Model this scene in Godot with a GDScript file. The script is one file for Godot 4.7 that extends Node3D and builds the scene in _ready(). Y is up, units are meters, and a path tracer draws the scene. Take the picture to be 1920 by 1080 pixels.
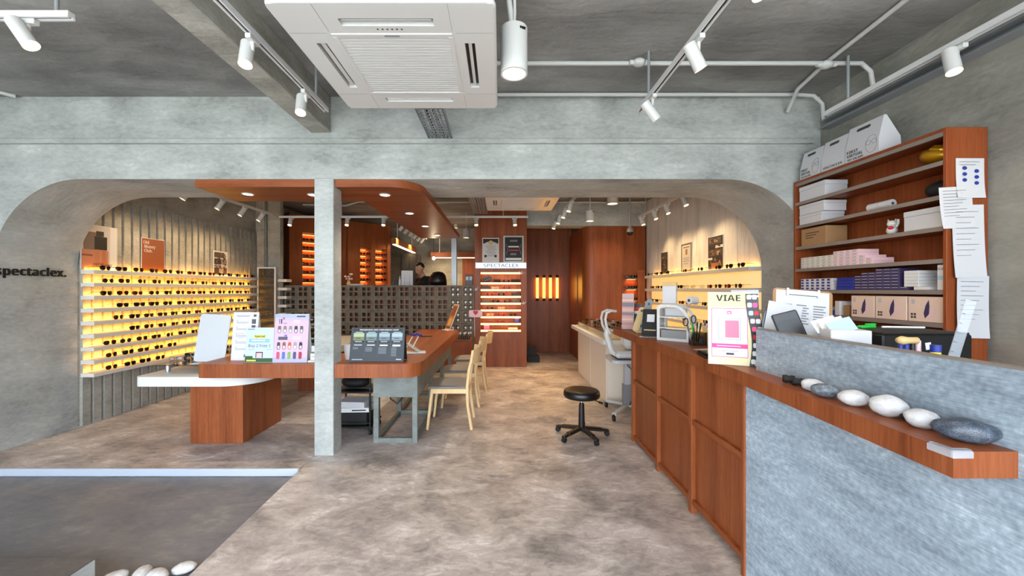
extends Node3D
# An optical shop seen from its open street front: x right, y up, -z into the shop. Metres.

var M := {}
var T := {}
var taken := {}
var rng := RandomNumberGenerator.new()
var font_plain: SystemFont
var font_bold: SystemFont
var font_serif: SystemFont


class B:
	# collects faces for one mesh; t is the current placement
	var v := PackedVector3Array()
	var n := PackedVector3Array()
	var u := PackedVector2Array()
	var ix := PackedInt32Array()
	var t := Transform3D()

	func at(p: Vector3, b := Basis()) -> B:
		t = Transform3D(b, p)
		return self

	func add(p: Vector3, nn: Vector3, uv := Vector2.ZERO) -> int:
		v.append(t * p)
		n.append((t.basis * nn).normalized())
		u.append(uv)
		return v.size() - 1

	func poly(pts: Array, c: Vector3) -> void:
		# convex polygon facing away from c
		var nn: Vector3 = (pts[1] - pts[0]).cross(pts[2] - pts[0])
		var mid := Vector3.ZERO
		for p in pts:
			mid += p / pts.size()
		if nn.dot(mid - c) < 0.0:
			pts.reverse()
			nn = -nn
		var i := v.size()
		var uvs := [Vector2(0, 1), Vector2(1, 1), Vector2(1, 0), Vector2(0, 0)]
		for k in pts.size():
			add(pts[k], nn, uvs[k % 4])
		for k in range(1, pts.size() - 1):
			ix.append_array([i, i + k + 1, i + k])

	func quad(a: Vector3, b: Vector3, c: Vector3, d: Vector3) -> void:
		# counter-clockwise seen from the front; picture upright with a at its bottom left
		var nn := (b - a).cross(c - a)
		var i := add(a, nn, Vector2(0, 1))
		add(b, nn, Vector2(1, 1))
		add(c, nn, Vector2(1, 0))
		add(d, nn, Vector2(0, 0))
		ix.append_array([i, i + 2, i + 1, i, i + 3, i + 2])

	func box(c: Vector3, s: Vector3, bev := 0.0) -> B:
		var h := s / 2.0
		bev = minf(bev, minf(h.x, minf(h.y, h.z)) * 0.95)
		var f := func(k: int, q: Vector3) -> Vector3:
			var p := h - Vector3.ONE * bev
			p[k] = h[k]
			return c + p * q
		var sg := [-1.0, 1.0]
		for k in 3:
			var a: int = (k + 1) % 3
			var b: int = (k + 2) % 3
			for s0 in sg:
				var ring := []
				for w in [[-1.0, -1.0], [1.0, -1.0], [1.0, 1.0], [-1.0, 1.0]]:
					var q := Vector3.ZERO
					q[k] = s0
					q[a] = w[0]
					q[b] = w[1]
					ring.append(f.call(k, q))
				poly(ring, c)
			if bev > 0.0:
				for s0 in sg:
					for s1 in sg:
						var q0 := Vector3.ZERO
						q0[a] = s0
						q0[b] = s1
						q0[k] = -1.0
						var q1 := q0
						q1[k] = 1.0
						poly([f.call(a, q0), f.call(a, q1), f.call(b, q1), f.call(b, q0)], c)
		if bev > 0.0:
			for x in sg:
				for y in sg:
					for z in sg:
						var q := Vector3(x, y, z)
						poly([f.call(0, q), f.call(1, q), f.call(2, q)], c)
		return self

	func span(a: Vector3, b: Vector3, bev := 0.0) -> B:
		return box((a + b) / 2.0, (b - a).abs(), bev)

	func bar(a: Vector3, b: Vector3, w: float, h: float, bev := 0.0) -> B:
		var z := (b - a).normalized()
		var up := Vector3.UP if absf(z.y) < 0.95 else Vector3.RIGHT
		var x := up.cross(z).normalized()
		var keep := t
		t = t * Transform3D(Basis(x, z.cross(x), z), (a + b) / 2.0)
		box(Vector3.ZERO, Vector3(w, h, a.distance_to(b)), bev)
		t = keep
		return self

	func sheet(rows: Array, wrap := false) -> B:
		var r := rows.size()
		var c: int = rows[0].size()
		var first := v.size()
		for i in r:
			for j in c:
				var p: Vector3 = rows[i][j]
				var up: Vector3 = rows[mini(i + 1, r - 1)][j] - rows[maxi(i - 1, 0)][j]
				var j1 := (j + 1) % c if wrap else mini(j + 1, c - 1)
				var j0 := (j + c - 1) % c if wrap else maxi(j - 1, 0)
				var side: Vector3 = rows[i][j1] - rows[i][j0]
				if side.length() < 1e-7:
					var ii := 1 if i == 0 else r - 2
					side = rows[ii][j1] - rows[ii][j0]
				var nn := side.cross(up)
				add(p, nn if nn.length() > 1e-12 else Vector3.UP, Vector2(float(j) / maxi(c - 1, 1), 1.0 - float(i) / maxi(r - 1, 1)))
		for i in r - 1:
			for j in (c if wrap else c - 1):
				var a := first + i * c + j
				var b := first + i * c + (j + 1) % c
				ix.append_array([a, b + c, b, a, a + c, b + c])
		return self

	func ring(c: Vector3, x: Vector3, y: Vector3, seg: int) -> PackedVector3Array:
		var o := PackedVector3Array()
		for k in seg:
			var w := TAU * k / seg
			o.append(c + x * cos(w) + y * sin(w))
		return o

	func disc(c: Vector3, x: Vector3, y: Vector3, seg: int) -> void:
		var nn := x.cross(y)
		var i := add(c, nn, Vector2(0.5, 0.5))
		for k in seg:
			var w := TAU * k / seg
			add(c + x * cos(w) + y * sin(w), nn, Vector2(0.5 + 0.5 * cos(w), 0.5 - 0.5 * sin(w)))
		for k in seg:
			ix.append_array([i, i + 1 + (k + 1) % seg, i + 1 + k])

	func cone(a: Vector3, b: Vector3, r0: float, r1: float, seg := 16, cap := true) -> B:
		var z := (b - a).normalized()
		var x := (Vector3.UP if absf(z.y) < 0.9 else Vector3.RIGHT).cross(z).normalized()
		var y := z.cross(x)
		sheet([ring(a, x * r0, y * r0, seg), ring(b, x * r1, y * r1, seg)], true)
		if cap:
			disc(b, x * r1, y * r1, seg)
			disc(a, -x * r0, y * r0, seg)
		return self

	func tube(pts: Array, r: float, seg := 8, closed := false) -> B:
		var rows := []
		var m := pts.size()
		var x := Vector3.ZERO
		for i in m:
			var p0: Vector3 = pts[(i + m - 1) % m] if closed else pts[maxi(i - 1, 0)]
			var p1: Vector3 = pts[(i + 1) % m] if closed else pts[mini(i + 1, m - 1)]
			var z := (p1 - p0).normalized()
			if i == 0:
				x = (Vector3.UP if absf(z.y) < 0.9 else Vector3.RIGHT).cross(z).normalized()
			else:
				x = (x - z * x.dot(z)).normalized()
			rows.append(ring(pts[i], x * r, z.cross(x) * r, seg))
		if closed:
			rows.append(rows[0])
		sheet(rows, true)
		if not closed:
			for e in [0, m - 1]:
				var w: Vector3 = (pts[1] - pts[0]) if e == 0 else (pts[m - 1] - pts[m - 2])
				w = w.normalized() * (-1.0 if e == 0 else 1.0)
				var xx: Vector3 = rows[e][0] - pts[e]
				disc(pts[e], xx, w.cross(xx), seg)
		return self

	func lathe(prof: Array, seg := 24, smooth := false) -> B:
		# profile of (radius, height) round the y axis
		var rows := []
		for p in prof:
			rows.append(ring(Vector3(0, p.y, 0), Vector3(maxf(p.x, 1e-5), 0, 0), Vector3(0, 0, -maxf(p.x, 1e-5)), seg))
		if smooth:
			return sheet(rows, true)
		for i in rows.size() - 1:
			sheet([rows[i], rows[i + 1]], true)
		return self

	func ball(c: Vector3, r: Vector3, seg := 20, rings := 12) -> B:
		var rows := []
		for i in rings + 1:
			var a := -PI / 2 + PI * i / rings
			rows.append(ring(c + Vector3(0, sin(a) * r.y, 0), Vector3(maxf(cos(a), 1e-4) * r.x, 0, 0), Vector3(0, 0, -maxf(cos(a), 1e-4) * r.z), seg))
		return sheet(rows, true)

	func prism(p: PackedVector2Array, z0: float, z1: float) -> B:
		# outline in x,y pushed from z0 to z1
		var area := 0.0
		var m := p.size()
		for k in m:
			area += p[k].cross(p[(k + 1) % m])
		if area < 0.0:
			p.reverse()
		var tri := Geometry2D.triangulate_polygon(p)
		for e in [[z1, 1.0], [z0, -1.0]]:
			var i := v.size()
			for q in p:
				add(Vector3(q.x, q.y, e[0]), Vector3(0, 0, e[1]), q)
			for k in range(0, tri.size(), 3):
				var a := p[tri[k]]
				var ccw := (p[tri[k + 1]] - a).cross(p[tri[k + 2]] - a) > 0.0
				if ccw == (e[1] > 0.0):
					ix.append_array([i + tri[k], i + tri[k + 2], i + tri[k + 1]])
				else:
					ix.append_array([i + tri[k], i + tri[k + 1], i + tri[k + 2]])
		for k in m:
			var a := p[k]
			var b := p[(k + 1) % m]
			var d := (b - a).normalized()
			var na := Vector2(d.y, -d.x)
			var da := (a - p[(k + m - 1) % m]).normalized()
			var db := (p[(k + 2) % m] - b).normalized()
			var n0 := (na + Vector2(da.y, -da.x)).normalized() if da.dot(d) > 0.75 else na
			var n1 := (na + Vector2(db.y, -db.x)).normalized() if db.dot(d) > 0.75 else na
			var i := add(Vector3(a.x, a.y, z0), Vector3(n0.x, n0.y, 0))
			add(Vector3(b.x, b.y, z0), Vector3(n1.x, n1.y, 0))
			add(Vector3(b.x, b.y, z1), Vector3(n1.x, n1.y, 0))
			add(Vector3(a.x, a.y, z1), Vector3(n0.x, n0.y, 0))
			ix.append_array([i, i + 2, i + 1, i, i + 3, i + 2])
		return self

	func hoop(outer: PackedVector2Array, inner: PackedVector2Array, z0: float, z1: float) -> B:
		# flat ring between two outlines with as many points each
		var m := outer.size()
		for k in m:
			var k1 := (k + 1) % m
			for e in [[z1, z0], [z0, z1]]:
				poly([Vector3(outer[k].x, outer[k].y, e[0]), Vector3(outer[k1].x, outer[k1].y, e[0]), Vector3(inner[k1].x, inner[k1].y, e[0]), Vector3(inner[k].x, inner[k].y, e[0])], Vector3(outer[k].x, outer[k].y, e[1]))
			var mid := (outer[k] + outer[k1] + inner[k] + inner[k1]) / 4.0
			for o in [outer, inner]:
				poly([Vector3(o[k].x, o[k].y, z0), Vector3(o[k1].x, o[k1].y, z0), Vector3(o[k1].x, o[k1].y, z1), Vector3(o[k].x, o[k].y, z1)], Vector3(mid.x, mid.y, (z0 + z1) / 2))
		return self

	func done() -> ArrayMesh:
		var a := []
		a.resize(Mesh.ARRAY_MAX)
		a[Mesh.ARRAY_VERTEX] = v
		a[Mesh.ARRAY_NORMAL] = n
		a[Mesh.ARRAY_TEX_UV] = u
		a[Mesh.ARRAY_INDEX] = ix
		var m := ArrayMesh.new()
		m.add_surface_from_arrays(Mesh.PRIMITIVE_TRIANGLES, a)
		return m


# ---------- naming and placing ----------
func numbered(called: String) -> String:
	var k: int = taken.get(called, 0)
	taken[called] = k + 1
	return called if k == 0 else "%s_%03d" % [called, k]


func thing(called: String, label: String, category: String, where := Vector3.ZERO, turn := 0.0, group := "") -> Node3D:
	var o := Node3D.new()
	o.name = numbered(called)
	add_child(o)
	o.position = where
	o.rotation.y = turn
	tag(o, label, category, group)
	return o


func tag(o: Node, label: String, category: String, group := "") -> void:
	o.set_meta("label", label)
	o.set_meta("category", category)
	if group:
		o.set_meta("group", group)


func part(called: String, mesh: Mesh, m: Material, parent: Node, where := Vector3.ZERO, basis := Basis()) -> MeshInstance3D:
	var o := MeshInstance3D.new()
	o.name = called if parent != self else numbered(called)
	o.mesh = mesh
	o.material_override = m
	parent.add_child(o, true)
	o.transform = Transform3D(basis, where)
	return o


func solo(called: String, label: String, category: String, mesh: Mesh, m: Material, where := Vector3.ZERO, basis := Basis(), group := "") -> MeshInstance3D:
	var o := part(called, mesh, m, self, where, basis)
	tag(o, label, category, group)
	return o


func struct(called: String, mesh: Mesh, m: Material, parent: Node = self) -> MeshInstance3D:
	var o := part(called, mesh, m, parent)
	if parent == self:
		o.set_meta("kind", "structure")
	return o


func copy(o: Node3D, where: Vector3, turn: float, label := "", group := "") -> Node3D:
	var base: String = o.name
	if base.length() > 4 and base[base.length() - 4] == "_" and base.right(3).is_valid_int():
		base = base.left(base.length() - 4)
	var c: Node3D = o.duplicate()
	c.name = numbered(base)
	add_child(c)
	c.position = where
	c.rotation = Vector3(0, turn, 0)
	if label:
		c.set_meta("label", label)
	if group:
		c.set_meta("group", group)
	return c


func P(x: float, y: float, d: float) -> Vector3:
	return Vector3(x, y, -d)


func bx(a: Vector3, b: Vector3, bev := 0.0) -> ArrayMesh:
	return B.new().span(a, b, bev).done()


func yaw(a: float) -> Basis:
	return Basis(Vector3.UP, a)


func rounded(pts: Array, radii: Array, seg := 8) -> PackedVector2Array:
	# polygon with its corners rounded
	var o := PackedVector2Array()
	var m := pts.size()
	for k in m:
		var p: Vector2 = pts[k]
		var r: float = radii[k]
		if r <= 0.0:
			o.append(p)
			continue
		var a: Vector2 = (pts[(k + m - 1) % m] - p).normalized()
		var b: Vector2 = (pts[(k + 1) % m] - p).normalized()
		var half := acos(clampf(a.dot(b), -1, 1)) / 2.0
		var d := r / tan(half)
		var c := p + (a + b).normalized() * (r / sin(half))
		var w0 := (p + a * d - c).angle()
		var dw := wrapf((p + b * d - c).angle() - w0, -PI, PI)
		for i in seg + 1:
			o.append(c + Vector2.from_angle(w0 + dw * i / seg) * r)
	return o


func rrect(w: float, h: float, r: float, seg := 5) -> PackedVector2Array:
	return rounded([Vector2(-w / 2, -h / 2), Vector2(w / 2, -h / 2), Vector2(w / 2, h / 2), Vector2(-w / 2, h / 2)], [r, r, r, r], seg)


# flat outline in (x, depth) pushed from y0 to y1
func slab(p: PackedVector2Array, y0: float, y1: float) -> ArrayMesh:
	var b := B.new()
	b.at(Vector3.ZERO, Basis(Vector3.RIGHT, Vector3.FORWARD, Vector3.UP))
	return b.prism(p, y0, y1).done()


func letters(parent: Node, s: String, where: Vector3, basis: Basis, high: float, m: Material, font: Font, wide := 0.0, deep := 0.0006, called := "lettering") -> MeshInstance3D:
	var t := TextMesh.new()
	t.text = s
	t.font = font
	t.font_size = 48
	t.pixel_size = high / (48.0 * 0.72)
	t.depth = deep
	t.curve_step = 1.5 if high < 0.04 else 0.6
	var o := part(called, t, m, parent, where, basis)
	if wide > 0.0:
		var w := t.get_aabb().size.x
		if w > 0.0:
			o.transform.basis = basis * Basis.from_scale(Vector3(wide / w, 1, 1))
	return o


# ---------- textures ----------
func nz(size: int, cells: float, oct: int, sd: int, sx := 1, sy := 1, warp := 0.0, ridged := false) -> PackedByteArray:
	var f := FastNoiseLite.new()
	f.seed = sd
	f.noise_type = FastNoiseLite.TYPE_SIMPLEX_SMOOTH
	f.frequency = cells / size
	f.fractal_octaves = oct
	if ridged:
		f.fractal_type = FastNoiseLite.FRACTAL_RIDGED
	if warp > 0.0:
		f.domain_warp_enabled = true
		f.domain_warp_amplitude = warp
		f.domain_warp_frequency = cells / size * 0.8
		f.domain_warp_fractal_octaves = 3
	var im := f.get_seamless_image(size / sx, size / sy, false, false, 0.15, true)
	im.convert(Image.FORMAT_L8)
	if sx > 1 or sy > 1:
		im.resize(size, size, Image.INTERPOLATE_CUBIC)
	return im.get_data()


func ramp(stops: Array) -> Array:
	var lut := []
	for i in 256:
		var x := i / 255.0
		var c: Color = stops[0][1]
		for k in stops.size() - 1:
			if x >= stops[k][0]:
				c = stops[k][1].lerp(stops[k + 1][1], clampf((x - stops[k][0]) / (stops[k + 1][0] - stops[k][0]), 0, 1))
		lut.append(c)
	return lut


func blend(size: int, layers: Array, contrast: float, stops: Array) -> Image:
	var lut := ramp(stops)
	var lr := PackedByteArray()
	var lg := PackedByteArray()
	var lb := PackedByteArray()
	for c in lut:
		lr.append(int(c.r * 255))
		lg.append(int(c.g * 255))
		lb.append(int(c.b * 255))
	var total := 0.0
	for l in layers:
		total += l[1]
	var n := size * size
	var a: PackedByteArray = layers[0][0]
	var b: PackedByteArray = layers[1][0]
	var c: PackedByteArray = layers[2][0]
	var wa: float = layers[0][1] / total * contrast
	var wb: float = layers[1][1] / total * contrast
	var wc: float = layers[2][1] / total * contrast
	var off := 128.0 - 128.0 * contrast
	var o := PackedByteArray()
	o.resize(n * 3)
	var j := 0
	for i in n:
		var s := clampi(int(a[i] * wa + b[i] * wb + c[i] * wc + off), 0, 255)
		o[j] = lr[s]
		o[j + 1] = lg[s]
		o[j + 2] = lb[s]
		j += 3
	return Image.create_from_data(size, size, false, Image.FORMAT_RGB8, o)


func tex(im: Image) -> ImageTexture:
	return ImageTexture.create_from_image(im)


func g8(r: int, g: int, b: int) -> Color:
	return Color8(r, g, b)


func mat(called: String, c: Color, rough := 0.7, metal := 0.0, map: Texture2D = null, scale := Vector3.ONE, nmap: Texture2D = null, nscale := 1.0) -> StandardMaterial3D:
	var m := StandardMaterial3D.new()
	m.resource_name = called
	m.albedo_color = c
	m.roughness = rough
	m.metallic = metal
	if called.contains("wood"):
		m.metallic_specular = 0.35
	if map:
		m.albedo_texture = map
		m.uv1_triplanar = true
		m.uv1_world_triplanar = true
		m.uv1_triplanar_sharpness = 8.0
		m.uv1_scale = scale
	if nmap:
		m.normal_enabled = true
		m.normal_texture = nmap
		m.normal_scale = nscale
	M[called] = m
	return m


func glow(called: String, c: Color, energy: float) -> StandardMaterial3D:
	var m := mat(called, Color(0.9, 0.88, 0.82), 0.5)
	m.emission_enabled = true
	m.emission = c
	m.emission_energy_multiplier = energy
	return m


func make_materials() -> void:
	var dark := Color(0, 0, 0)
	# trowelled cement
	var a := nz(1536, 6, 6, 11, 1, 1, 90.0)
	var b := nz(1536, 16, 5, 12, 3, 1, 70.0)
	var c := nz(1536, 110, 5, 13, 2, 1, 20.0)
	T.cement = tex(blend(1536, [[a, 0.4], [b, 0.32], [c, 0.28]], 1.45, [[0.0, g8(122, 124, 121)], [0.28, g8(150, 153, 149)], [0.5, g8(163, 166, 162)], [0.72, g8(175, 178, 174)], [1.0, g8(200, 202, 199)]]))
	var rel := Image.create_from_data(1536, 1536, false, Image.FORMAT_L8, b)
	rel.resize(512, 512)
	rel.bump_map_to_normal_map(2.0)
	T.cement_n = tex(rel)
	c = nz(1024, 90, 3, 14)
	# ceiling: darker, swirled by the trowel
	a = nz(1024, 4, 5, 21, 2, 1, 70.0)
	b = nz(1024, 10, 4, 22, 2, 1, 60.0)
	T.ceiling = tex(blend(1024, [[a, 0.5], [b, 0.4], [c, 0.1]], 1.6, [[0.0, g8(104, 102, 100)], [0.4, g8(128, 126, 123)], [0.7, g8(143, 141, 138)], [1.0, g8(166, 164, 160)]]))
	# floor: brown grey screed with lighter veins
	a = nz(1536, 6, 6, 31, 1, 1, 150.0)
	b = nz(1536, 12, 5, 32, 2, 1, 130.0, true)
	c = nz(1536, 70, 6, 33, 2, 1, 50.0)
	T.floor = tex(blend(1536, [[a, 0.36], [b, 0.34], [c, 0.3]], 1.8, [[0.0, g8(112, 106, 103)], [0.25, g8(140, 132, 127)], [0.45, g8(160, 150, 144)], [0.6, g8(172, 161, 154)], [0.78, g8(187, 178, 172)], [1.0, g8(216, 208, 202)]]))
	a = nz(1024, 6, 6, 34, 1, 1, 80.0)
	b = nz(1024, 12, 5, 35, 2, 1, 70.0, true)
	c = nz(1024, 60, 5, 36, 2, 1, 25.0)
	T.floor_low = tex(blend(1024, [[a, 0.4], [b, 0.3], [c, 0.3]], 1.4, [[0.0, g8(88, 87, 91)], [0.4, g8(106, 104, 107)], [0.7, g8(118, 114, 113)], [1.0, g8(140, 135, 132)]]))
	# grey laminate with brushed streaks
	a = nz(1024, 8, 5, 41, 4, 1, 20.0)
	b = nz(1024, 120, 3, 42, 8, 1)
	c = nz(1024, 40, 5, 43, 1, 1)
	T.laminate = tex(blend(1024, [[a, 0.35], [b, 0.3], [c, 0.35]], 1.6, [[0.0, g8(112, 124, 134)], [0.35, g8(134, 148, 159)], [0.6, g8(150, 164, 175)], [0.8, g8(166, 180, 190)], [1.0, g8(190, 202, 210)]]))
	# wood veneer, grain along v
	a = nz(1024, 70, 4, 51, 1, 32)
	b = nz(1024, 9, 3, 52, 1, 16)
	c = nz(1024, 200, 2, 53, 1, 16)
	var wood := blend(1024, [[a, 0.35], [b, 0.4], [c, 0.25]], 1.35, [[0.0, g8(98, 48, 24)], [0.35, g8(126, 66, 35)], [0.6, g8(138, 75, 41)], [0.85, g8(150, 85, 49)], [1.0, g8(164, 98, 60)]])
	T.wood = tex(wood)
	var across: Image = wood.duplicate()
	across.rotate_90(CLOCKWISE)
	T.wood_h = tex(across)
	var pale := blend(1024, [[a, 0.4], [b, 0.35], [c, 0.25]], 1.2, [[0.0, g8(196, 164, 118)], [0.5, g8(214, 182, 136)], [1.0, g8(228, 200, 158)]])
	pale.resize(512, 512)
	T.pale_wood = tex(pale)
	# whitewashed boards
	var ww := blend(1024, [[a, 0.4], [b, 0.3], [c, 0.3]], 1.5, [[0.0, g8(172, 166, 156)], [0.4, g8(206, 202, 194)], [1.0, g8(226, 223, 217)]])
	ww.resize(512, 512)
	T.whitewash = tex(ww)
	# speckled stone
	a = nz(512, 8, 4, 61, 1, 1, 10.0)
	b = nz(512, 60, 3, 62)
	c = nz(512, 140, 2, 63)
	T.pebble_white = tex(blend(512, [[a, 0.4], [b, 0.3], [c, 0.3]], 1.4, [[0.0, g8(160, 157, 156)], [0.5, g8(192, 190, 189)], [1.0, g8(212, 210, 210)]]))
	T.pebble_grey = tex(blend(512, [[a, 0.3], [b, 0.4], [c, 0.3]], 2.2, [[0.0, g8(52, 58, 64)], [0.5, g8(92, 100, 108)], [1.0, g8(168, 174, 180)]]))
	T.fabric = tex(blend(512, [[b, 0.2], [c, 0.6], [a, 0.2]], 1.2, [[0.0, g8(112, 106, 102)], [1.0, g8(150, 144, 140)]]))

	mat("cement", Color(1, 1, 1), 0.75, 0, T.cement, Vector3.ONE * 0.23, T.cement_n, 0.5)
	mat("cement_warm", Color(0.93, 0.9, 0.87), 0.8, 0, T.cement, Vector3.ONE * 0.31, T.cement_n, 0.5)
	mat("cement_brown", Color(0.82, 0.79, 0.76), 0.8, 0, T.cement, Vector3.ONE * 0.27, T.cement_n, 0.5)
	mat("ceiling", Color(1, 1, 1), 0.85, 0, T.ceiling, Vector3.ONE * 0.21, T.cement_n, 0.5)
	mat("floor", Color(1, 1, 1), 0.42, 0, T.floor, Vector3.ONE * 0.3, T.cement_n, 0.15)
	mat("floor_low", Color(1, 1, 1), 0.5, 0, T.floor_low, Vector3.ONE * 0.33, T.cement_n, 0.2)
	mat("step_edge", Color(0.7, 0.73, 0.78), 0.6)
	mat("laminate", Color(1, 1, 1), 0.4, 0, T.laminate, Vector3.ONE * 0.9)
	mat("wood", Color(1, 1, 1), 0.38, 0, T.wood, Vector3.ONE * 0.8)
	mat("wood_h", Color(1, 1, 1), 0.38, 0, T.wood_h, Vector3.ONE * 0.8)
	mat("cabinet_wood", Color(1.0, 0.95, 0.9), 0.45, 0, T.wood, Vector3.ONE * 0.6)
	mat("pale_wood", Color(1, 1, 1), 0.5, 0, T.pale_wood, Vector3.ONE * 1.4)
	mat("whitewash", Color(1, 1, 1), 0.7, 0, T.whitewash, Vector3.ONE * 0.7)
	mat("kerb_cap", Color(0.78, 0.74, 0.7), 0.7, 0, T.floor_low, Vector3.ONE * 0.8)
	mat("floor_patch", Color(0.86, 0.87, 0.9), 0.5, 0, T.floor, Vector3.ONE * 1.2)
	mat("pebble_white", Color(1, 1, 1), 0.5, 0, T.pebble_white, Vector3.ONE * 5)
	mat("pebble_grey", Color(1, 1, 1), 0.45, 0, T.pebble_grey, Vector3.ONE * 5)
	mat("pebble_dark", Color(0.7, 0.73, 0.78), 0.4, 0, T.pebble_grey, Vector3.ONE * 4)
	mat("fabric", Color(1, 1, 1), 0.95, 0, T.fabric, Vector3.ONE * 9)
	mat("shelf_grey", Color(0.5, 0.46, 0.43), 0.6)
	mat("white", Color(0.82, 0.82, 0.81), 0.45)
	mat("white_plastic", Color(0.79, 0.79, 0.78), 0.35)
	mat("white_metal", Color(0.82, 0.82, 0.82), 0.4)
	mat("shelf_white", Color(0.8, 0.78, 0.75), 0.5)
	mat("paper", Color(0.76, 0.76, 0.77), 0.8)
	mat("beige", Color(0.84, 0.8, 0.74), 0.5)
	mat("black", Color(0.035, 0.035, 0.04), 0.4)
	mat("black_soft", Color(0.06, 0.06, 0.065), 0.7)
	mat("dark_grey", Color(0.2, 0.21, 0.22), 0.5)
	mat("mid_grey", Color(0.5, 0.51, 0.52), 0.5)
	mat("light_grey", Color(0.7, 0.71, 0.72), 0.5)
	mat("steel", Color(0.75, 0.75, 0.76), 0.3, 0.9)
	mat("galvanised", Color(0.66, 0.68, 0.69), 0.45, 0.6)
	mat("grey_paint", Color(0.66, 0.68, 0.67), 0.55, 0, T.cement, Vector3.ONE * 0.8)
	mat("pipe", Color(0.74, 0.74, 0.73), 0.5)
	mat("mirror", Color(0.9, 0.9, 0.9), 0.03, 1.0)
	mat("chrome_mirror", Color(0.62, 0.64, 0.66), 0.3, 0.8)
	mat("leather", Color(0.03, 0.03, 0.032), 0.38)
	mat("stand_white", Color(0.68, 0.7, 0.72), 0.4)
	mat("cream_box", Color(0.88, 0.78, 0.71), 0.6)
	mat("cardboard", Color(0.6, 0.46, 0.31), 0.85)
	mat("gold_foil", Color(0.75, 0.55, 0.1), 0.35, 0.6)
	mat("red", Color(0.72, 0.07, 0.1), 0.5)
	mat("green", Color(0.12, 0.7, 0.25), 0.45)
	mat("dark_green", Color(0.1, 0.35, 0.14), 0.6)
	mat("yellow", Color(0.93, 0.84, 0.15), 0.6)
	mat("blue", Color(0.13, 0.2, 0.55), 0.5)
	mat("pale_blue", Color(0.62, 0.76, 0.84), 0.5)
	mat("pink", Color(0.95, 0.3, 0.55), 0.6)
	mat("pale_pink", Color(0.9, 0.76, 0.78), 0.6)
	mat("ink", Color(0.04, 0.04, 0.045), 0.6)
	mat("print_white", Color(0.83, 0.83, 0.83), 0.7)
	mat("print_grey", Color(0.45, 0.45, 0.47), 0.8)
	mat("rust_red", Color(0.58, 0.3, 0.14), 0.8)
	mat("tan", Color(0.78, 0.66, 0.45), 0.6)
	mat("lens_black", Color(0.03, 0.025, 0.025), 0.12)
	mat("lens_brown", Color(0.16, 0.08, 0.045), 0.12)
	mat("lens_red", Color(0.3, 0.06, 0.05), 0.12)
	mat("lens_grey", Color(0.1, 0.1, 0.11), 0.12)
	mat("frame_black", Color(0.03, 0.03, 0.03), 0.3)
	mat("frame_tortoise", Color(0.2, 0.1, 0.05), 0.3)
	mat("frame_gold", Color(0.75, 0.6, 0.35), 0.3, 0.9)
	mat("frame_red", Color(0.4, 0.07, 0.06), 0.3)
	mat("frame_clear", Color(0.75, 0.7, 0.66), 0.25)
	mat("skin", Color(0.76, 0.56, 0.45), 0.6)
	mat("shirt", Color(0.03, 0.03, 0.035), 0.9)
	mat("hair", Color(0.02, 0.018, 0.016), 0.6)
	var g := mat("clear", Color(0.9, 0.93, 0.95, 0.15), 0.05)
	g.transparency = BaseMaterial3D.TRANSPARENCY_ALPHA
	g = mat("smoke_glass", Color(0.12, 0.1, 0.09, 0.45), 0.04)
	g.transparency = BaseMaterial3D.TRANSPARENCY_ALPHA
	g = mat("clear_lens", Color(0.8, 0.85, 0.88, 0.12), 0.04)
	g.transparency = BaseMaterial3D.TRANSPARENCY_ALPHA
	g = mat("frosted", Color(0.8, 0.83, 0.86, 0.3), 0.04)
	g.transparency = BaseMaterial3D.TRANSPARENCY_ALPHA
	glow("led_warm", Color(1.0, 0.75, 0.36), 2.0)
	glow("light_panel", Color(1.0, 0.79, 0.36), 0.55)
	glow("led_orange", Color(1.0, 0.72, 0.42), 2.5)
	glow("lamp_warm", Color(1.0, 0.86, 0.66), 5.0)
	glow("lamp_white", Color(1.0, 0.96, 0.9), 5.0)
	glow("tube_amber", Color(1.0, 0.78, 0.25), 2.6)


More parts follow.
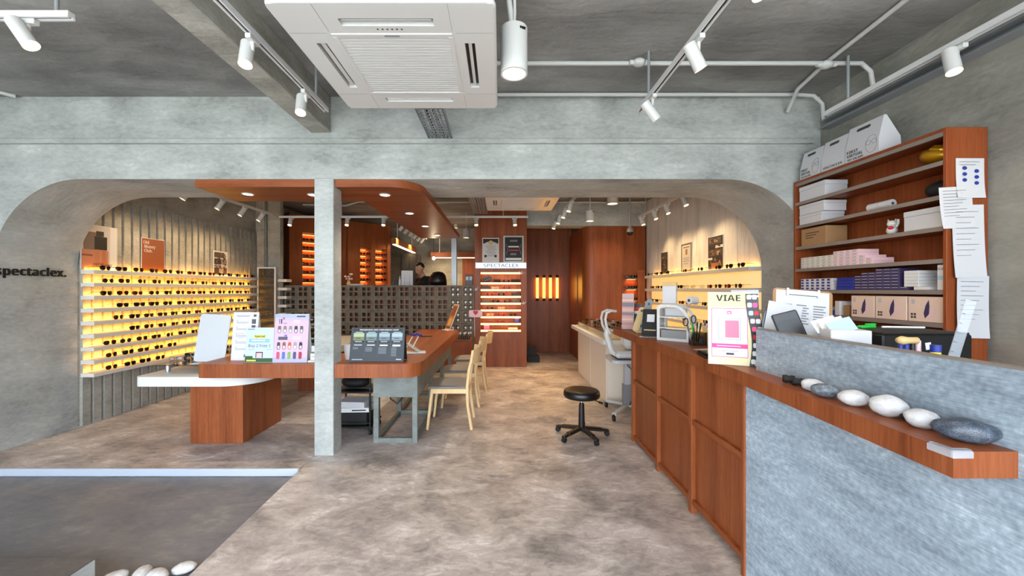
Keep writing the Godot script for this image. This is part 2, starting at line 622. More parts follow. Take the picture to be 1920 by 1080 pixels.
func _ready() -> void:
	rng.seed = 7
	# camera: level, at eye height in the open shop front
	var cam := Camera3D.new()
	cam.name = "camera"
	cam.projection = Camera3D.PROJECTION_FRUSTUM
	cam.near = 0.05
	cam.far = 200.0
	cam.size = 0.05 * 1080.0 / 740.0
	cam.frustum_offset = Vector2(0.05 * 22.0 / 740.0, 0.05 * 3.0 / 740.0)
	cam.position = Vector3(0, 1.46, 0)
	add_child(cam)
	cam.current = true
	# daylight: bright overcast sky that enters through the open front behind the camera
	var sky := ProceduralSkyMaterial.new()
	sky.sky_top_color = Color(0.85, 0.91, 0.98)
	sky.sky_horizon_color = Color(0.93, 0.95, 0.97)
	sky.ground_bottom_color = Color(0.5, 0.5, 0.5)
	sky.ground_horizon_color = Color(0.6, 0.6, 0.6)
	sky.sky_energy_multiplier = 2.6
	sky.sun_angle_max = 0.0
	# the sun stands high over the street and lights the pavement outside, not the shop
	var sun := DirectionalLight3D.new()
	sun.name = "sun"
	sun.light_color = Color(1.0, 0.99, 0.97)
	sun.light_energy = 9.0
	sun.light_angular_distance = 0.5
	sun.sky_mode = DirectionalLight3D.SKY_MODE_LIGHT_ONLY
	sun.shadow_enabled = true
	add_child(sun)
	sun.basis = Basis.looking_at(Vector3(0.12, -1.0, -0.22), Vector3.UP)
	var env := Environment.new()
	env.background_mode = Environment.BG_SKY
	env.sky = Sky.new()
	env.sky.sky_material = sky
	env.tonemap_mode = Environment.TONE_MAPPER_LINEAR
	env.tonemap_exposure = 1.1
	env.sdfgi_enabled = true
	env.ssao_enabled = true
	env.ssil_enabled = true
	var we := WorldEnvironment.new()
	we.name = "environment"
	we.environment = env
	add_child(we)

	font_plain = SystemFont.new()
	font_plain.font_names = PackedStringArray(["Droid Sans"])
	font_bold = SystemFont.new()
	font_bold.font_names = PackedStringArray(["Droid Sans"])
	font_bold.font_weight = 700
	font_serif = SystemFont.new()
	font_serif.font_names = PackedStringArray(["Droid Serif"])
	make_materials()
	print("materials ", Time.get_ticks_msec())
	build_shell()
	build_canopy()
	build_tables()
	build_reception()
	build_cabinet()
	build_pillar()
	build_right_side()
	build_left_side()
	build_back_room()
	build_ceiling_fittings()
	build_table_things()
	build_counter_things()
	build_cabinet_things()
	build_small_things()
	print("built ", Time.get_ticks_msec())


# ---------- the shell of the shop ----------
func build_shell() -> void:
	# inner floor, entrance ramp and the lower strip beside it
	struct("floor", slab(PackedVector2Array([Vector2(-5.2, 3.225), Vector2(-1.64, 3.225), Vector2(-1.64, 3.75), Vector2(2.84, 3.75), Vector2(2.84, 11.0), Vector2(-5.2, 11.0)]), -0.3, 0.0), M.floor)
	var b := B.new()
	b.at(Vector3.ZERO, Basis(Vector3(0, 0, -1), Vector3.UP, Vector3(1, 0, 0)))
	b.prism(PackedVector2Array([Vector2(-1.8, -0.3), Vector2(3.75, -0.3), Vector2(3.75, 0), Vector2(3.6, -0.002), Vector2(1.7, -0.058), Vector2(-1.8, -0.058)]), -1.64, 2.84)
	struct("floor_ramp", b.done(), M.floor)
	struct("floor_entrance", bx(P(-5.2, -0.3, -1.8), P(-1.64, -0.06, 3.2)), M.floor_low)
	struct("trim_1", bx(P(-5.2, -0.06, 3.208), P(-1.645, 0.0, 3.228), 0.004), M.step_edge)
	struct("pavement", bx(P(-20, -0.5, -30), P(20, -0.12, -1.8)), M.cement)
	# two old cement fillings in the floor
	for q in [[-0.013, 3.16, 0.09, 0.085, -0.0155], [0.566, 4.41, 0.17, 0.13, 0.0015]]:
		var patch := PackedVector2Array()
		for i in 18:
			var w := TAU * i / 18.0
			patch.append(Vector2(q[0] + cos(w) * q[2] * (1.0 + 0.12 * sin(3 * w + q[2] * 40)), q[1] + sin(w) * q[3] * (1.0 + 0.1 * cos(2 * w))))
		part("floor_patch", slab(patch, q[4] - 0.02, q[4]), M.floor_patch, get_node("floor"))
	# ceiling slab, its beams
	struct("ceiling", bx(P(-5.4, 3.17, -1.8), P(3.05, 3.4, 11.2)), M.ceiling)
	struct("ceiling_beam", bx(P(-1.68, 2.85, -1.8), P(-1.5, 3.17, 3.5), 0.006), M.cement_warm)
	struct("ceiling_beam", bx(P(0.5, 2.69, 7.6), P(2.84, 3.17, 7.95), 0.006), M.cement)
	# the wall with the wide round-cornered opening
	b = B.new()
	b.prism(rounded([Vector2(-5.2, -0.1), Vector2(-4.5, -0.1), Vector2(-4.5, 2.44), Vector2(2.78, 2.44), Vector2(2.78, -0.1), Vector2(2.84, -0.1), Vector2(2.84, 3.17), Vector2(-5.2, 3.17)], [0, 0, 0.78, 0.78, 0, 0, 0, 0], 28), -4.2, -3.5)
	struct("wall_arch", b.done(), M.cement)
	struct("column", bx(P(-1.645, -0.02, 3.488), P(-1.475, 2.445, 3.665), 0.005), M.cement)
	struct("trim_2", bx(P(-5.2, 2.748, 3.468), P(2.76, 2.79, 3.5), 0.004), M.cement)
	# side walls
	struct("wall_left", bx(P(-4.7, -0.1, 4.2), P(-4.5, 3.17, 11.0)), M.cement_warm)
	struct("wall_entrance_left", bx(P(-5.4, -0.3, -1.8), P(-5.2, 3.17, 4.2)), M.cement)
	struct("wall_right", bx(P(2.84, -0.3, -1.8), P(3.05, 3.17, 11.0)), M.cement_brown)
	struct("wall_back", bx(P(-4.7, -0.1, 11.0), P(3.05, 3.17, 11.2)), M.cement_warm)
	struct("wall_left_pier", bx(P(-4.5, 0, 7.26), P(-4.05, 3.17, 7.36)), M.cement_warm)
	# ribs of the ribbed concrete wall, each a part of it
	var wall: Node = get_node("wall_left")
	b = B.new()
	b.at(Vector3.ZERO, Basis(Vector3(0, 0, 1), Vector3(1, 0, 0), Vector3.UP))
	b.prism(PackedVector2Array([Vector2(-0.05, -0.01), Vector2(0.05, -0.01), Vector2(0.042, 0.026), Vector2(-0.042, 0.026)]), 0.0, 2.5)
	var rib := b.done()
	for k in 26:
		part("rib", rib, M.cement_warm, wall, P(-4.5, 0, 4.27 + k * 0.117))
	# whitewashed boards on the right wall
	wall = get_node("wall_right")
	for k in 7:
		part("board", bx(P(2.815, 0, 4.205 + k * 0.485), P(2.845, 3.16, 4.205 + k * 0.485 + 0.479), 0.003), M.whitewash, wall)
	# wood lined recess at the back with the rounded corner of the lens room
	struct("wall_recess", bx(P(0.5, 0, 9.2), P(1.65, 3.17, 9.35)), M.wood)
	struct("wall_lens_room", slab(rounded([Vector2(1.62, 9.2), Vector2(1.62, 7.65), Vector2(2.815, 7.65), Vector2(2.815, 9.2)], [0, 0.2, 0, 0], 12), 0.0, 2.69), M.wood)
	struct("door_1", bx(P(1.605, 0, 8.25), P(1.625, 2.3, 9.05), 0.004), M.wood)
	struct("wall_recess_side", bx(P(0.4, 0, 7.76), P(0.5, 3.17, 9.2)), M.wood)
	# steel channel along the right wall
	var c := thing("steel_channel", "grey steel channel running along the cement wall above the wooden shelf unit", "channel", P(2.8, 2.84, 3.4))
	part("web", bx(Vector3(0.02, 0, 0), Vector3(0.04, 0.07, 3.6)), M.mid_grey, c)
	part("flange", bx(Vector3(-0.05, 0.06, 0), Vector3(0.02, 0.07, 3.6)), M.mid_grey, c)
	part("flange", bx(Vector3(-0.05, 0, 0), Vector3(0.02, 0.01, 3.6)), M.mid_grey, c)
	# low concrete kerb with pebbles by the entrance
	var k0 := thing("concrete_kerb", "low concrete planter kerb with pebbles lying beside it", "kerb", P(-2.05, -0.06, 2.0))
	part("body", bx(Vector3(-2.4, 0, 0), Vector3(0, 0.155, 0.7), 0.004), M.cement, k0)
	part("cap", bx(Vector3(-2.4, 0.155, 0), Vector3(0, 0.162, 0.7), 0.002), M.kerb_cap, k0)
	var spots := [[-2.0, 2.04, 0.05], [-1.89, 2.08, 0.045], [-1.79, 2.06, 0.05], [-1.7, 2.12, 0.045], [-1.7, 1.97, 0.045], [-1.85, 1.93, 0.05]]
	for s in spots:
		var p := solo("pebble", "smooth white pebble on the entrance floor beside the concrete kerb", "pebble", pebble_mesh(Vector3(s[2] * 1.25, s[2] * 0.55, s[2] * 0.85), int(s[0] * 100)), M.pebble_white, P(s[0], -0.06 + s[2] * 0.55, s[1]), yaw(s[0] * 9), "white pebbles by the kerb")
		p.name = p.name


func pebble_mesh(r: Vector3, sd: int) -> ArrayMesh:
	var f := FastNoiseLite.new()
	f.seed = sd
	f.frequency = 0.9
	f.fractal_octaves = 2
	var rows := []
	for i in 15:
		var a := -PI / 2 + PI * i / 14.0
		var row := PackedVector3Array()
		for j in 24:
			var w := TAU * j / 24.0
			var d := Vector3(cos(a) * cos(w), sin(a), -cos(a) * sin(w))
			row.append(d * r * (1.0 + 0.1 * f.get_noise_3dv(d)))
		rows.append(row)
	return B.new().sheet(rows, true).done()


# ---------- the wooden canopy over the tables ----------
func build_canopy() -> void:
	var c := thing("ceiling_canopy", "L-shaped wooden ceiling canopy with recessed downlights above the long table", "canopy")
	var y := 2.373
	part("panel", slab(rounded([Vector2(-2.72, 3.51), Vector2(-1.65, 3.51), Vector2(-1.65, 3.67), Vector2(-1.47, 3.67), Vector2(-1.47, 3.51), Vector2(-0.725, 3.51), Vector2(-0.725, 7.02), Vector2(-1.415, 7.02), Vector2(-1.415, 4.08), Vector2(-2.72, 4.08)], [0.01, 0, 0, 0, 0, 0.3, 0.02, 0.02, 0.02, 0.01], 14), y, 2.439), M.wood_h, c)
	for d in [[-2.41, 3.77], [-1.8, 3.8], [-1.11, 3.8], [-1.085, 4.72], [-1.08, 5.68], [-1.056, 6.62]]:
		var l := thing("recessed_downlight", "round white downlight set in the wooden canopy", "downlight", P(d[0], y, d[1]), 0, "downlights in the canopy")
		part("rim", B.new().lathe([Vector2(0.056, 0), Vector2(0.056, -0.004), Vector2(0.044, -0.006), Vector2(0.042, 0.0)], 28).done(), M.white_metal, l)
		part("lens", B.new().lathe([Vector2(0.0, -0.003), Vector2(0.043, -0.003), Vector2(0.043, 0)], 28).done(), M.lamp_white, l)
		spot(l, Vector3(0, -0.02, 0), Vector3.DOWN, 55.0, 0.9, Color(1, 0.93, 0.82), 0.04)


func spot(parent: Node, where: Vector3, dir: Vector3, angle: float, energy: float, c: Color, size := 0.025) -> void:
	var s := SpotLight3D.new()
	s.name = "light"
	s.light_color = c
	s.light_energy = energy
	s.spot_angle = angle
	s.spot_angle_attenuation = 1.0
	s.spot_range = 14.0
	s.spot_attenuation = 2.0
	s.light_size = size
	s.shadow_enabled = true
	parent.add_child(s, true)
	s.transform = Transform3D(Basis.looking_at(dir, Vector3.UP if absf(dir.normalized().y) < 0.95 else Vector3.FORWARD), where)


func area(parent: Node, where: Vector3, dir: Vector3, along: Vector3, w: float, h: float, energy: float, c: Color) -> void:
	# a glowing strip w long (in the direction of along) and h high, shining towards dir
	var s := AreaLight3D.new()
	s.name = "light"
	s.light_color = c
	s.light_energy = energy
	s.area_size = Vector2(w, h)
	s.area_range = 12.0
	s.area_attenuation = 2.0
	s.shadow_enabled = true
	parent.add_child(s, true)
	var z := -dir.normalized()
	var x := (along - z * along.dot(z)).normalized()
	s.transform = Transform3D(Basis(x, z.cross(x), z), where)


# ---------- tables and seats ----------
func build_tables() -> void:
	var t := thing("service_table", "long L-shaped wooden service table with thick top, built round the concrete column", "table")
	part("table_top", slab(rounded([Vector2(-2.7, 3.5), Vector2(-1.65, 3.5), Vector2(-1.65, 3.67), Vector2(-1.47, 3.67), Vector2(-1.47, 3.5), Vector2(-0.715, 3.5), Vector2(-0.69, 6.6), Vector2(-1.31, 6.6), Vector2(-1.35, 4.12), Vector2(-2.7, 4.12)], [0.05, 0, 0, 0, 0, 0.2, 0.03, 0.03, 0.03, 0.03], 12), 0.675, 0.798), M.wood, t)
	part("box_leg", bx(P(-2.94, 0, 3.74), P(-2.44, 0.553, 4.4), 0.004), M.wood, t)
	# steel frame under the long arm
	var x0 := -1.21
	var x1 := -0.79
	var d0 := 3.76
	var d1 := 6.35
	part("apron", bx(P(x0, 0.435, d0), P(x1, 0.675, d0 + 0.02)), M.grey_paint, t)
	part("apron", bx(P(x1 - 0.02, 0.435, d0 + 0.02), P(x1, 0.675, d1)), M.grey_paint, t)
	part("apron", bx(P(x0, 0.435, d0 + 0.02), P(x0 + 0.02, 0.675, d1)), M.grey_paint, t)
	for d in [d0, 4.62, 5.48, d1 - 0.05]:
		for x in [x0, x1 - 0.05]:
			part("leg", bx(P(x, 0, d), P(x + 0.05, 0.435, d + 0.04), 0.003), M.grey_paint, t)
		part("floor_rail", bx(P(x0 + 0.05, 0.0, d), P(x1 - 0.05, 0.045, d + 0.04), 0.003), M.grey_paint, t)
	for x in [x0 + 0.005, x1 - 0.045]:
		for k in 3:
			part("floor_rail", bx(P(x, 0, d0 + 0.04 + k * 0.86), P(x + 0.04, 0.04, d0 + 0.86 + k * 0.86 - 0.01), 0.003), M.grey_paint, t)
	# white display table with a glass tray on steel posts
	t = thing("display_table", "low white display table with rounded ends and a dark glass tray on steel posts", "table")
	part("table_top", slab(rounded([Vector2(-3.42, 3.68), Vector2(-2.3, 3.68), Vector2(-2.3, 7.0), Vector2(-3.42, 7.0)], [0.06, 0.34, 0.1, 0.1], 12), 0.555, 0.645), M.white, t)
	part("glass_tray", slab(rrect_at(-3.06, 5.25, 0.67, 2.88, 0.05), 0.722, 0.732), M.smoke_glass, t)
	part("box_leg", bx(P(-2.92, 0, 5.69), P(-2.52, 0.555, 6.25), 0.004), M.wood, t)
	for p in [[-3.3, 3.92], [-2.96, 3.92], [-3.3, 5.2], [-2.8, 5.2], [-3.3, 6.5], [-2.8, 6.5]]:
		part("post", B.new().at(P(p[0], 0.645, p[1])).cone(Vector3.ZERO, Vector3(0, 0.077, 0), 0.022, 0.022, 16).done(), M.steel, t)
	# three wooden chairs drawn up to the long arm
	var ch := make_chair()
	ch.position = P(-0.53, 0, 4.32)
	ch.rotation.y = 0.0
	ch.set_meta("label", "pale wooden chair with grey padded seat by the rounded corner of the table")
	copy(ch, P(-0.5, 0, 5.09), 0.03, "pale wooden chair with grey padded seat between the two other chairs")
	copy(ch, P(-0.43, 0, 5.85), -0.02, "pale wooden chair with grey padded seat next to the lit display pillar")
	make_stool()
	make_trolley()


func rrect_at(x: float, d: float, w: float, h: float, r: float) -> PackedVector2Array:
	var p := rrect(w, h, r, 6)
	for k in p.size():
		p[k] += Vector2(x, d)
	return p


func make_chair() -> Node3D:
	# faces -x, towards the table
	var c := thing("dining_chair", "pale wooden chair", "chair", Vector3.ZERO, 0, "wooden chairs at the service table")
	var seat := B.new()
	var rows := []
	for i in 9:
		var row := PackedVector3Array()
		var f := i / 8.0
		for j in 9:
			var g := j / 8.0
			row.append(Vector3(lerpf(-0.23, 0.17, f), 0.455 + 0.012 * cos((g - 0.5) * 2.6) - 0.02 * pow(absf(f - 0.45) * 2.0, 3.0), lerpf(0.215, -0.215, g)))
		rows.append(row)
	seat.sheet(rows)
	rows = []
	seat.box(Vector3(-0.03, 0.436, 0), Vector3(0.4, 0.026, 0.43), 0.011)
	part("seat", seat.done(), M.fabric, c)
	for z in [-0.2, 0.2]:
		part("leg", B.new().cone(Vector3(-0.23, 0, z * 1.05), Vector3(-0.18, 0.43, z * 0.95), 0.014, 0.019, 10).done(), M.pale_wood, c)
		part("leg", B.new().tube([Vector3(0.23, 0, z), Vector3(0.19, 0.25, z), Vector3(0.185, 0.45, z), Vector3(0.205, 0.62, z), Vector3(0.235, 0.74, z)], 0.0175, 10).done(), M.pale_wood, c)
		part("side_rail", bx(Vector3(-0.18, 0.375, z - 0.012), Vector3(0.185, 0.425, z + 0.012), 0.004), M.pale_wood, c)
	part("seat_rail", bx(Vector3(-0.195, 0.375, -0.19), Vector3(-0.172, 0.425, 0.19), 0.004), M.pale_wood, c)
	part("seat_rail", bx(Vector3(0.175, 0.375, -0.19), Vector3(0.198, 0.425, 0.19), 0.004), M.pale_wood, c)
	var back := []
	for i in 13:
		var w := (i / 12.0 - 0.5) * 2.0
		var x := 0.225 + 0.07 * (1.0 - w * w)
		var lift := 0.012 * (1.0 - w * w)
		back.append(PackedVector3Array([Vector3(x - 0.012, 0.69 - lift, w * 0.235), Vector3(x + 0.01, 0.69 - lift, w * 0.235), Vector3(x + 0.03, 0.83 + lift, w * 0.235), Vector3(x + 0.008, 0.83 + lift, w * 0.235)]))
	var bb := B.new().sheet(back, true)
	for e in [0, 12]:
		bb.poly([back[e][0], back[e][1], back[e][2], back[e][3]], Vector3(0.26, 0.76, 0))
	part("backrest", bb.done(), M.pale_wood, c)
	return c


func make_stool() -> void:
	var s := thing("swivel_stool", "round black padded swivel stool on a five-star castor base", "stool", P(0.81, -0.002, 3.93), 0.35)
	part("seat", B.new().lathe([Vector2(0.0, 0.39), Vector2(0.15, 0.39), Vector2(0.17, 0.395), Vector2(0.178, 0.41), Vector2(0.18, 0.43), Vector2(0.176, 0.452), Vector2(0.163, 0.466), Vector2(0.12, 0.474), Vector2(0.0, 0.476)], 40, true).done(), M.leather, s)
	part("seat_plate", B.new().lathe([Vector2(0.05, 0.372), Vector2(0.09, 0.392)], 24).box(Vector3(0, 0.378, 0), Vector3(0.12, 0.02, 0.12), 0.004).done(), M.black, s)
	part("gas_lift", B.new().cone(Vector3(0, 0.3, 0), Vector3(0, 0.375, 0), 0.012, 0.012, 14).done(), M.steel, s)
	part("pillar", B.new().lathe([Vector2(0.032, 0.06), Vector2(0.03, 0.2), Vector2(0.026, 0.32), Vector2(0.02, 0.335), Vector2(0.0, 0.336)], 20).done(), M.black, s)
	var lever := part("lever", B.new().tube([Vector3(0.03, 0.378, 0.02), Vector3(0.12, 0.36, 0.03), Vector3(0.2, 0.325, 0.03)], 0.005, 8).done(), M.black, s)
	part("grip", B.new().cone(Vector3(0.185, 0.331, 0.03), Vector3(0.225, 0.315, 0.03), 0.011, 0.009, 10).done(), M.black, lever)
	for k in 5:
		var a := TAU * k / 5.0 + 0.3
		var d := Vector3(cos(a), 0, sin(a))
		var l := part("base_arm", B.new().bar(d * 0.02 + Vector3(0, 0.085, 0), d * 0.21 + Vector3(0, 0.066, 0), 0.055, 0.036, 0.012).bar(d * 0.2 + Vector3(0, 0.066, 0), d * 0.275 + Vector3(0, 0.052, 0), 0.045, 0.028, 0.009).done(), M.black, s)
		part("castor", B.new().cone(d * 0.255 + Vector3(-d.z, 0, d.x) * 0.016 + Vector3(0, 0.026, 0), d * 0.255 - Vector3(-d.z, 0, d.x) * 0.016 + Vector3(0, 0.026, 0), 0.024, 0.024, 14).done(), M.black_soft, l)


func make_trolley() -> void:
	var t := thing("utility_trolley", "black two-tier metal trolley parked under the service table", "trolley", P(-1.5, 0, 4.12))
	for x in [-0.17, 0.19]:
		for z in [-0.15, 0.15]:
			var p := part("post", B.new().cone(Vector3(x, 0.06, z), Vector3(x, 0.62, z), 0.011, 0.011, 10).done(), M.black, t)
			part("castor", B.new().cone(Vector3(x - 0.012, 0.026, z), Vector3(x + 0.012, 0.026, z), 0.026, 0.026, 14).cone(Vector3(x, 0.03, z), Vector3(x, 0.07, z), 0.01, 0.01, 8).done(), M.black_soft, p)
	for y in [0.07, 0.42]:
		part("tray", bx(Vector3(-0.19, y, -0.17), Vector3(0.21, y + 0.02, 0.17), 0.004), M.black, t)
		part("rail", bx(Vector3(-0.19, y + 0.05, 0.165), Vector3(0.21, y + 0.06, 0.172)), M.black, t)
	solo("carton", "black carton at the bottom of the trolley stack under the table", "box", bx(Vector3(-0.15, 0, -0.13), Vector3(0.15, 0.12, 0.13), 0.003), M.black_soft, P(-1.5, 0.092, 4.12))
	var c := thing("flat_box", "flat white box with dark print on the trolley under the table", "box", P(-1.49, 0.213, 4.12), 0.05)
	part("body", bx(Vector3(-0.16, 0, -0.12), Vector3(0.16, 0.045, 0.12), 0.002), M.print_white, c)
	part("print", bx(Vector3(-0.02, 0.016, 0.12), Vector3(0.12, 0.028, 0.1206)), M.ink, c)
	solo("flat_box", "flat white box lying on top of the printed box on the trolley", "box", bx(Vector3(-0.15, 0, -0.12), Vector3(0.13, 0.06, 0.12), 0.002), M.paper, P(-1.5, 0.259, 4.12), yaw(-0.06))
	solo("black_bag", "black bag lying on the upper tray of the trolley under the table", "bag", B.new().ball(Vector3.ZERO, Vector3(0.15, 0.07, 0.12), 16, 8).done(), M.black_soft, P(-1.5, 0.508, 4.12))
	solo("power_cable", "black cable drooping below the table beside the trolley", "cable", B.new().tube([P(-1.1, 0.67, 4.15), P(-1.12, 0.5, 4.2), P(-1.17, 0.3, 4.2), P(-1.1, 0.24, 4.22), P(-1.02, 0.33, 4.25), P(-0.98, 0.52, 4.3), P(-1.0, 0.67, 4.3)], 0.008, 8).done(), M.black)


# ---------- reception counter ----------
func build_reception() -> void:
	var t := thing("reception_counter", "reception counter with wooden panelled front, wooden ledge and grey laminate screen", "counter")
	part("ledge", slab(rounded([Vector2(1.182, 1.03), Vector2(1.352, 1.03), Vector2(1.352, 2.09), Vector2(1.62, 2.12), Vector2(1.62, 4.5), Vector2(1.25, 4.5), Vector2(1.252, 2.06)], [0, 0, 0, 0, 0.12, 0.14, 0], 8), 0.967, 1.037), M.wood, t)
	# wooden front: posts, rails and the recessed panels between them
	var ds := [3.835, 3.242, 2.673, 2.06]
	for d in ds:
		part("post", bx(P(1.272, -0.055, d - 0.045 if d > 2.1 else d), P(1.315, 0.967, d if d > 2.1 else d + 0.03), 0.003), M.wood, t)
	for k in 3:
		var far: float = ds[k] - 0.045
		var near: float = ds[k + 1] if k < 2 else 2.09
		for y in [0.03, 0.56]:
			part("rail", bx(P(1.276, y, near), P(1.31, y + 0.035, far), 0.003), M.wood_h, t)
		part("panel", bx(P(1.3, 0.065, near), P(1.315, 0.56, far)), M.wood, t)
		part("panel", bx(P(1.3, 0.595, near), P(1.315, 0.967, far)), M.wood, t)
	part("end_panel", bx(P(1.315, -0.03, 3.81), P(1.6, 0.967, 3.835)), M.wood, t)
	part("lower_screen", slab(PackedVector2Array([Vector2(1.282, 2.06), Vector2(1.29, 1.97), Vector2(1.315, 1.86), Vector2(1.336, 1.74), Vector2(1.347, 1.6), Vector2(1.35, 1.4), Vector2(1.35, 0.2), Vector2(1.385, 0.2), Vector2(1.385, 1.6), Vector2(1.36, 1.9), Vector2(1.33, 2.06)]), -0.055, 0.967), M.laminate, t)
	part("upper_screen", slab(rounded([Vector2(1.352, 2.1), Vector2(1.352, 0.2), Vector2(1.385, 0.2), Vector2(1.385, 2.1)], [0.02, 0, 0, 0], 5), 1.037, 1.25), M.laminate, t)
	part("screen_cap", slab(rounded([Vector2(1.35, 2.102), Vector2(1.35, 0.2), Vector2(1.387, 0.2), Vector2(1.387, 2.102)], [0.02, 0, 0, 0], 5), 1.25, 1.256), M.shelf_grey, t)
	part("screen_infill", bx(P(1.352, 0.967, 0.2), P(1.385, 1.037, 1.03)), M.laminate, t)
	part("end_panel", bx(P(1.387, -0.05, 0.2), P(2.2, 1.0, 0.225)), M.laminate, t)
	part("inner_shelf", bx(P(1.39, 1.0, 0.2), P(2.2, 1.03, 2.09)), M.shelf_grey, t)
	part("worktop", bx(P(1.62, 0.74, 2.12), P(2.1, 0.77, 3.8)), M.wood_h, t)
	part("side_panel", bx(P(2.18, -0.05, 0.25), P(2.2, 1.0, 2.09)), M.wood, t)


# ---------- tall wooden shelf unit on the right wall ----------
func build_cabinet() -> void:
	var t := thing("wall_shelf_unit", "tall reddish wooden shelf unit with grey edged shelves full of boxes", "shelf unit")
	var x0 := 2.59
	var x1 := 2.83
	part("side_panel", bx(P(x0, -0.05, 2.29), P(x1, 2.404, 2.31), 0.002), M.cabinet_wood, t)
	part("side_panel", bx(P(x0, -0.02, 3.465), P(x1, 2.404, 3.485), 0.002), M.cabinet_wood, t)
	part("back_panel", bx(P(x1 - 0.012, 0, 2.31), P(x1, 2.39, 3.465)), M.cabinet_wood, t)
	var tb := part("top_board", bx(P(x0, 2.385, 2.31), P(x1 - 0.012, 2.404, 3.465)), M.cabinet_wood, t)
	part("edge_strip", bx(P(x0 + 0.003, 2.36, 2.31), P(x0 + 0.02, 2.385, 3.465)), M.shelf_grey, tb)
	for y in [2.218, 2.017, 1.831, 1.641, 1.457, 1.26, 1.06, 0.86, 0.6, 0.3]:
		var s := part("shelf", bx(P(x0 + 0.012, y - 0.022, 2.31), P(x1 - 0.012, y, 3.465)), M.cabinet_wood, t)
		part("edge_strip", bx(P(x0 + 0.003, y - 0.026, 2.31), P(x0 + 0.012, y, 3.465)), M.shelf_grey, s)


